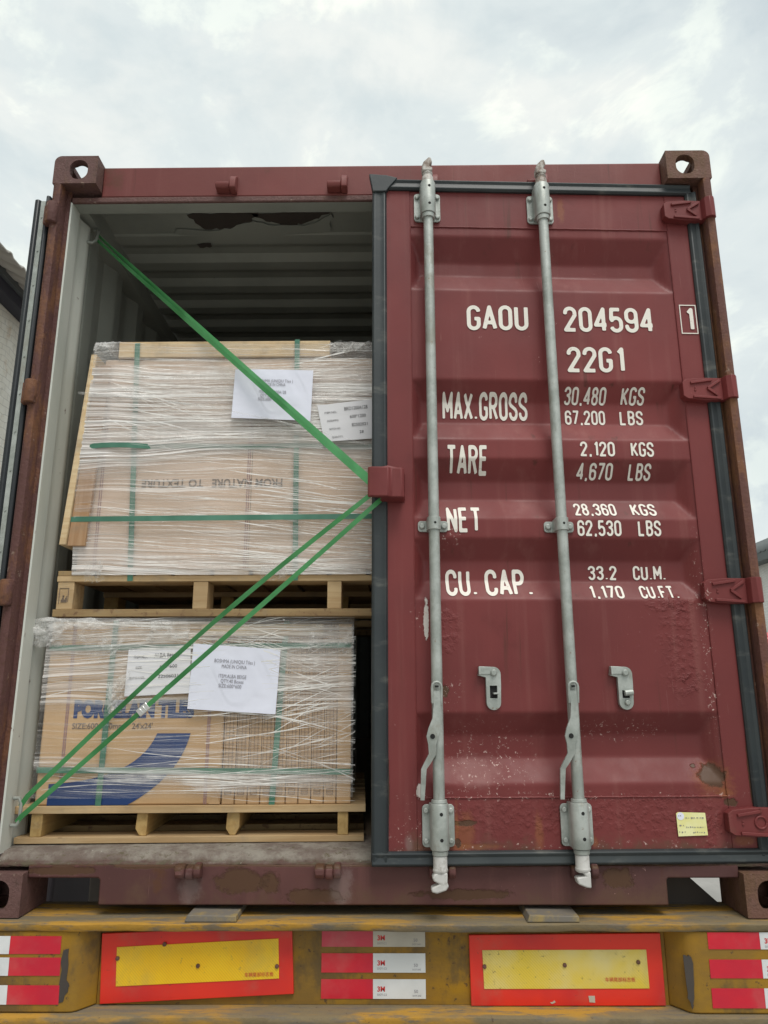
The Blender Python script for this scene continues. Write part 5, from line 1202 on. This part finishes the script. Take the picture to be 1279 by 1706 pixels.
# twisted rope of film slanting across
rp = MB(); P = []
for i in range(41):
    t_ = i/40; P.append(((-1.095+t_*1.05, 0.120-0.012*math.sin(t_*3.1), 1.690-0.205*t_+0.03*math.sin(t_*3.14)), 0.0045+0.002*mnoise.noise(Vector((i*0.5, 0, 0)))-0.002*t_))
rp.rings(P, 7); link('film_rope', rp, 'film_c', wup)
tf = crumple('torn_film', (0, 0, 0), 0.062, 0.070, 0.030, 31.0, None)
tfm = MB(); tfm.add([(x-0.978, y+0.128, z+1.040) for x, y, z in tf.v], tf.f); tag(link('torn_film', tfm, 'film_c', None, org=(-0.978, 0.128, 1.005), ang=80), 'crumpled scrap of clear film hanging at the left end of the upper pallet', 'plastic scrap')
tf = crumple('torn_film', (0, 0, 0), 0.09, 0.060, 0.022, 41.0, None)
tfm = MB(); tfm.add([(x-0.365, y+0.132, z+1.038) for x, y, z in tf.v], tf.f); tag(link('torn_film', tfm, 'film_c', None, org=(-0.365, 0.132, 1.01), ang=80), 'ragged film tuft at the pallet edge between the two slanting straps', 'plastic scrap')
def ustrap(pts, label, **kw):
    m = MB(); m.ribbon(pts, 0.0185, 0.0012, **kw); return tag(link('packing_strap', m, 'pack', None, org=pts[0]), label, 'strap', 'dark green packing straps round the loads')
ustrap(vpath(-0.862, -0.905, 1.008, 1.895, 0.149, 0.35), 'dark green packing strap running up the left part of the upper load', up=vert_up)
ustrap(vpath(-0.296, -0.312, 1.008, 1.905, 0.149, 0.35), 'dark green packing strap running up the upper load right of its upside-down print', up=vert_up)
ustrap(hpath(-1.100, 0.104, 1.221, 1.228, 0.128, 0.3), 'dark green packing strap level across the upper load below its upside-down print', up=lambda i, t, p: Vector((0, 0, 1)))
ustrap([(-1.035, 0.120, 1.486), (-0.99, 0.1150, 1.488), (-0.95, 0.1155, 1.489), (-0.90, 0.120, 1.490), (-0.85, 0.136, 1.491)]+[(-0.8+0.0745*k, 0.1470, 1.493+0.003*math.sin(k*1.1)) for k in range(12)]+[(0.106, 0.16, 1.497), (0.108, 0.45, 1.497)], 'dark green packing strap level across the upper load above its upside-down print', up=lambda i, t, p: Vector((0, 0, 1)))

# ---------------------------------------------------------------- bright lashing straps from the lock plate
def lash(pts3, label, n=48, wid=0.0152, sag=0.0, tw=0.0, extra=None, off=(0, 0, 0), tw0=0.0, pre=None):
    P = []
    A, B = Vector(pts3[0]), Vector(pts3[-1])
    for i in range(n+1):
        t_ = i/n; p = A.lerp(B, t_)+Vector((0, 0.002*math.sin(t_*9), -sag*math.sin(math.pi*t_)))+Vector(off)*math.sin(math.pi*t_)
        P.append(p)
    P += [Vector(q) for q in (extra or [])]
    P = [Vector(q) for q in (pre or [])]+P
    def up(i, t, p):
        a = tw*math.sin(i/n*math.pi*1.0)+tw0*max(0, 1-i/(n*0.55))+0.10*math.sin(i*0.55)
        w = Vector((0, -1, 0)).cross(t).normalized(); nn = Vector((0, -1, 0))
        return w*math.cos(a)+nn*math.sin(a)
    m = MB(); m.ribbon(P, wid, 0.0013, up=up)
    return tag(link('lashing_strap', m, 'strap', None, org=P[0]), label, 'strap', 'bright green lashing straps at the doorway')
END = [(0.0, -0.016, None), (0.012, 0.02, None)]
def tail(z): return [(0.0, -0.016, z), (0.012, 0.02, z-0.002 if z > 1.3 else z+0.004)]
lash([(-1.136, 0.236, 2.415), (-0.026, -0.022, 1.312)], 'upper band of the doubled bright green strap slanting down from the ceiling corner', sag=0.003, tw0=1.15, extra=tail(1.300))
lash([(-1.136, 0.232, 2.392), (-0.030, -0.024, 1.296)], 'lower band of the doubled bright green strap slanting down from the ceiling corner', sag=0.001, tw=0.25, tw0=1.0, extra=tail(1.285))
lash([(-1.112, 0.094, 0.322), (-0.032, -0.024, 1.266)], 'bright green strap without clip, upper of the two rising across the lower load', tw=0.55, sag=-0.034, extra=tail(1.285), pre=[(-1.134, 0.100, 0.290), (-1.126, 0.097, 0.302)])
s4 = lash([(-1.124, 0.092, 0.262), (-0.030, -0.022, 1.222)], 'bright green strap with silver crimp clip, lower of the two rising across the lower load', tw=0.30, sag=0.002, extra=tail(1.250), pre=[(-1.140, 0.097, 0.244), (-1.133, 0.095, 0.252)])
A, B = Vector((-1.124, 0.092, 0.262)), Vector((-0.030, -0.022, 1.222)); t_ = 0.338
c0 = A.lerp(B, t_)+Vector((0, -0.002, -0.002*math.sin(math.pi*t_))); d = (B-A).normalized(); w = Vector((0, -1, 0)).cross(d).normalized(); nn = d.cross(w)
cl = MB()
def obox(a0, a1, b0, b1, e0, e1): 
    cl.add([c0+d*a+w*b+nn*e for e in (e0, e1) for (a, b) in ((a0, b0), (a1, b0), (a1, b1), (a0, b1))], [(3, 2, 1, 0), (4, 5, 6, 7), (0, 1, 5, 4), (1, 2, 6, 5), (2, 3, 7, 6), (3, 0, 4, 7)])
obox(-0.020, 0.020, -0.0125, 0.0125, -0.004, 0.004)
obox(-0.008, -0.004, -0.009, 0.009, -0.0052, 0.0052); obox(0.004, 0.008, -0.009, 0.009, -0.0052, 0.0052)
link('crimp_clip', cl, 'clip', s4, bevel=0.0015)

# ================================================================== surroundings
def sheetroof(m, x0, z0, x1, z1, y0, y1, per=0.33, amp=0.035):
    n = int((y1-y0)/per*8)
    def fn(u, v):
        y = y0+u*(y1-y0); q = (y/per) % 1; b = amp*(1 if q < 0.18 else max(0, 1-(q-0.18)/0.1) if q < 0.28 else max(0, (q-0.9)/0.1))
        return (x0+(x1-x0)*v, y, z0+(z1-z0)*v+b)
    m.grid(fn, n, 1)
WL = thing('warehouse', 'stained white warehouse with corrugated eave beyond the open door', 'building', (-7, 10, ZG))
m = MB(); m.box(-11, -5.3, -8, 40, ZG, 5.86); link('wall', m, 'plaster', WL, smooth=False)
m = MB(); sheetroof(m, -4.6, 5.86, -9.5, 8.5, -8, 40); r_ = link('roof', m, 'roof', WL, ang=20); r_.modifiers.new('thick', 'SOLIDIFY').thickness = 0.02
m = MB(); m.box(-5.29, -5.05, -8, 40, 6.00, 6.17); link('eave_beam', m, 'trim', WL, smooth=False)
m = MB(); m.box(-5.295, -5.10, -8, 40, 5.83, 5.995); link('dark_eave_box', m, 'eave', WL, smooth=False)  # near-black box along the wall top, below the eave beam
WR = thing('warehouse', 'whitewashed warehouse with grey eave far behind the rusty corner post', 'building', (16, 25, ZG))
m = MB(); m.box(13.4, 24, 6, 60, ZG, 5.3); link('wall', m, 'plaster2', WR, smooth=False)
m = MB(); sheetroof(m, 12.9, 5.42, 18.5, 8.0, 6, 60); r_ = link('roof', m, 'trim', WR, ang=20); r_.modifiers.new('thick', 'SOLIDIFY').thickness = 0.03
m = MB(); m.box(12.92, 13.39, 6, 60, 5.12, 5.40); link('eave_beam', m, 'trim', WR, smooth=False)
LO = thing('lorry', 'red lorry cab with dark windscreen parked beyond the right corner post', 'lorry', (8.2, 13, ZG))
m = MB(); m.prism_x([(12.0, -0.75), (11.95, 0.25), (12.0, 1.05), (12.25, 1.70), (12.5, 1.80), (14.0, 1.80), (14.0, -0.75)], 7.05, 9.35); link('cab', m, 'lorry', LO, bevel=0.05)
m = MB(); m.prism_x([(11.93, 0.45), (11.97, 1.07), (12.10, 1.36), (12.14, 1.34), (12.02, 0.45)], 7.08, 9.32); link('windscreen', m, 'glass', LO)
m = MB(); m.box(7.05, 9.35, 11.82, 12.0, -0.95, -0.55); link('bumper', m, 'trim', LO, bevel=0.03)
for x in (7.4, 9.0):
    m = MB(); m.rings([((x-0.14, 11.935, -0.25), 0.02), ((x, 11.93, -0.25), 0.02), ((x+0.14, 11.935, -0.25), 0.02)], 8); m.box(x-0.15, x+0.15, 11.90, 11.94, -0.35, -0.15); link('headlight', m, 'tape_white', LO, bevel=0.01)
m = MB(); m.box(7.1, 9.3, 14.1, 20, -0.35, -0.1); m.box(7.1, 9.3, 14.1, 14.2, -0.1, 1.2); link('cargo_bed', m, 'trim', LO, bevel=0.02)
for x in (7.2, 8.95):
    for y in (12.9, 18.0):
        w_ = MB(); w_.rings([((x, y, ZG+0.5), 0.42), ((x+0.02, y, ZG+0.5), 0.5), ((x+0.23, y, ZG+0.5), 0.5), ((x+0.25, y, ZG+0.5), 0.42)], 24); link('wheel', w_, 'tyre', LO)
BT = thing('box_truck', 'dark sheeted truck body parked beside the left door', 'truck', (-3.2, 5.5, ZG))
m = MB(); m.box(-4.2, -2.24, 3.0, 8.6, -1.12, 1.93); link('cargo_body', m, 'tarp', BT, bevel=0.04)
m = MB(); m.box(-4.0, -2.45, 8.61, 9.0, -0.62, -0.355); link('chassis', m, 'chassis', BT, bevel=0.02)
m = MB(); m.box(-4.15, -2.3, 9.0, 10.6, -0.7, 1.2); link('cab', m, 'trim', BT, bevel=0.08)
for x in (-4.1, -2.65):
    for y in (4.2, 9.7):
        w_ = MB(); w_.rings([((x, y, ZG+0.45), 0.38), ((x+0.02, y, ZG+0.45), 0.45), ((x+0.23, y, ZG+0.45), 0.45), ((x+0.25, y, ZG+0.45), 0.38)], 24); link('wheel', w_, 'tyre', BT)
m = MB(); m.box(-2.155, -2.105, 2.5, 2.55, ZG+0.012, -0.2); m.box(-2.22, -2.04, 2.44, 2.61, ZG, ZG+0.0125); m.box(-2.16, -2.10, 2.495, 2.555, -0.2, -0.19)
tag(link('blue_post', m, 'bluepost', None, org=(-2.13, 2.525, ZG), bevel=0.004), 'slim blue steel post showing through the gap under the container', 'post')
# tail of the parked truck, openings and downpipes of the warehouses
m = MB(); m.box(-4.16, -3.24, 2.985, 2.999, -1.02, 1.86); link('rear_door', m, 'tarp', BT, bevel=0.006)
m = MB(); m.box(-3.21, -2.28, 2.985, 2.999, -1.02, 1.86); link('rear_door', m, 'tarp', BT, bevel=0.006)
for x in (-3.42, -3.03):
    m = MB(); m.rings([((x, 2.965, -1.0), 0.014), ((x, 2.965, 1.84), 0.014)], 8); link('locking_bar', m, 'chassis', BT)
m = MB(); m.box(-4.18, -2.26, 2.90, 2.98, -1.19, -1.08); link('bumper', m, 'trim', BT, bevel=0.01)
for x in (-4.0, -2.45):
    m = MB(); m.box(x-0.10, x+0.10, 2.885, 2.899, -1.17, -1.10); link('tail_lamp', m, 'plate_red', BT, bevel=0.004)
for y in (14.0, 20.0, 26.0):
    f_ = MB(); f_.box(-5.299, -5.255, y, y+1.6, -0.1, 1.1); w_ = link('window', f_, 'trim', WL, bevel=0.004)
    p = MB(); p.box(-5.254, -5.250, y+0.07, y+0.77, -0.03, 1.03); p.box(-5.254, -5.250, y+0.83, y+1.53, -0.03, 1.03); link('pane', p, 'glass', w_, smooth=False)
m = MB(); m.rings([((-5.22, 12.0, ZG), 0.05), ((-5.22, 12.0, 5.8), 0.05)], 10); link('downpipe', m, 'trim', WL)
for y in (24.0, 30.0, 36.0, 42.0):
    f_ = MB(); f_.box(13.36, 13.399, y, y+1.8, 0.1, 1.5); w_ = link('window', f_, 'trim', WR, bevel=0.004)
    p = MB(); p.box(13.354, 13.359, y+0.08, y+0.87, 0.18, 1.42); p.box(13.354, 13.359, y+0.93, y+1.72, 0.18, 1.42); link('pane', p, 'glass', w_, smooth=False)
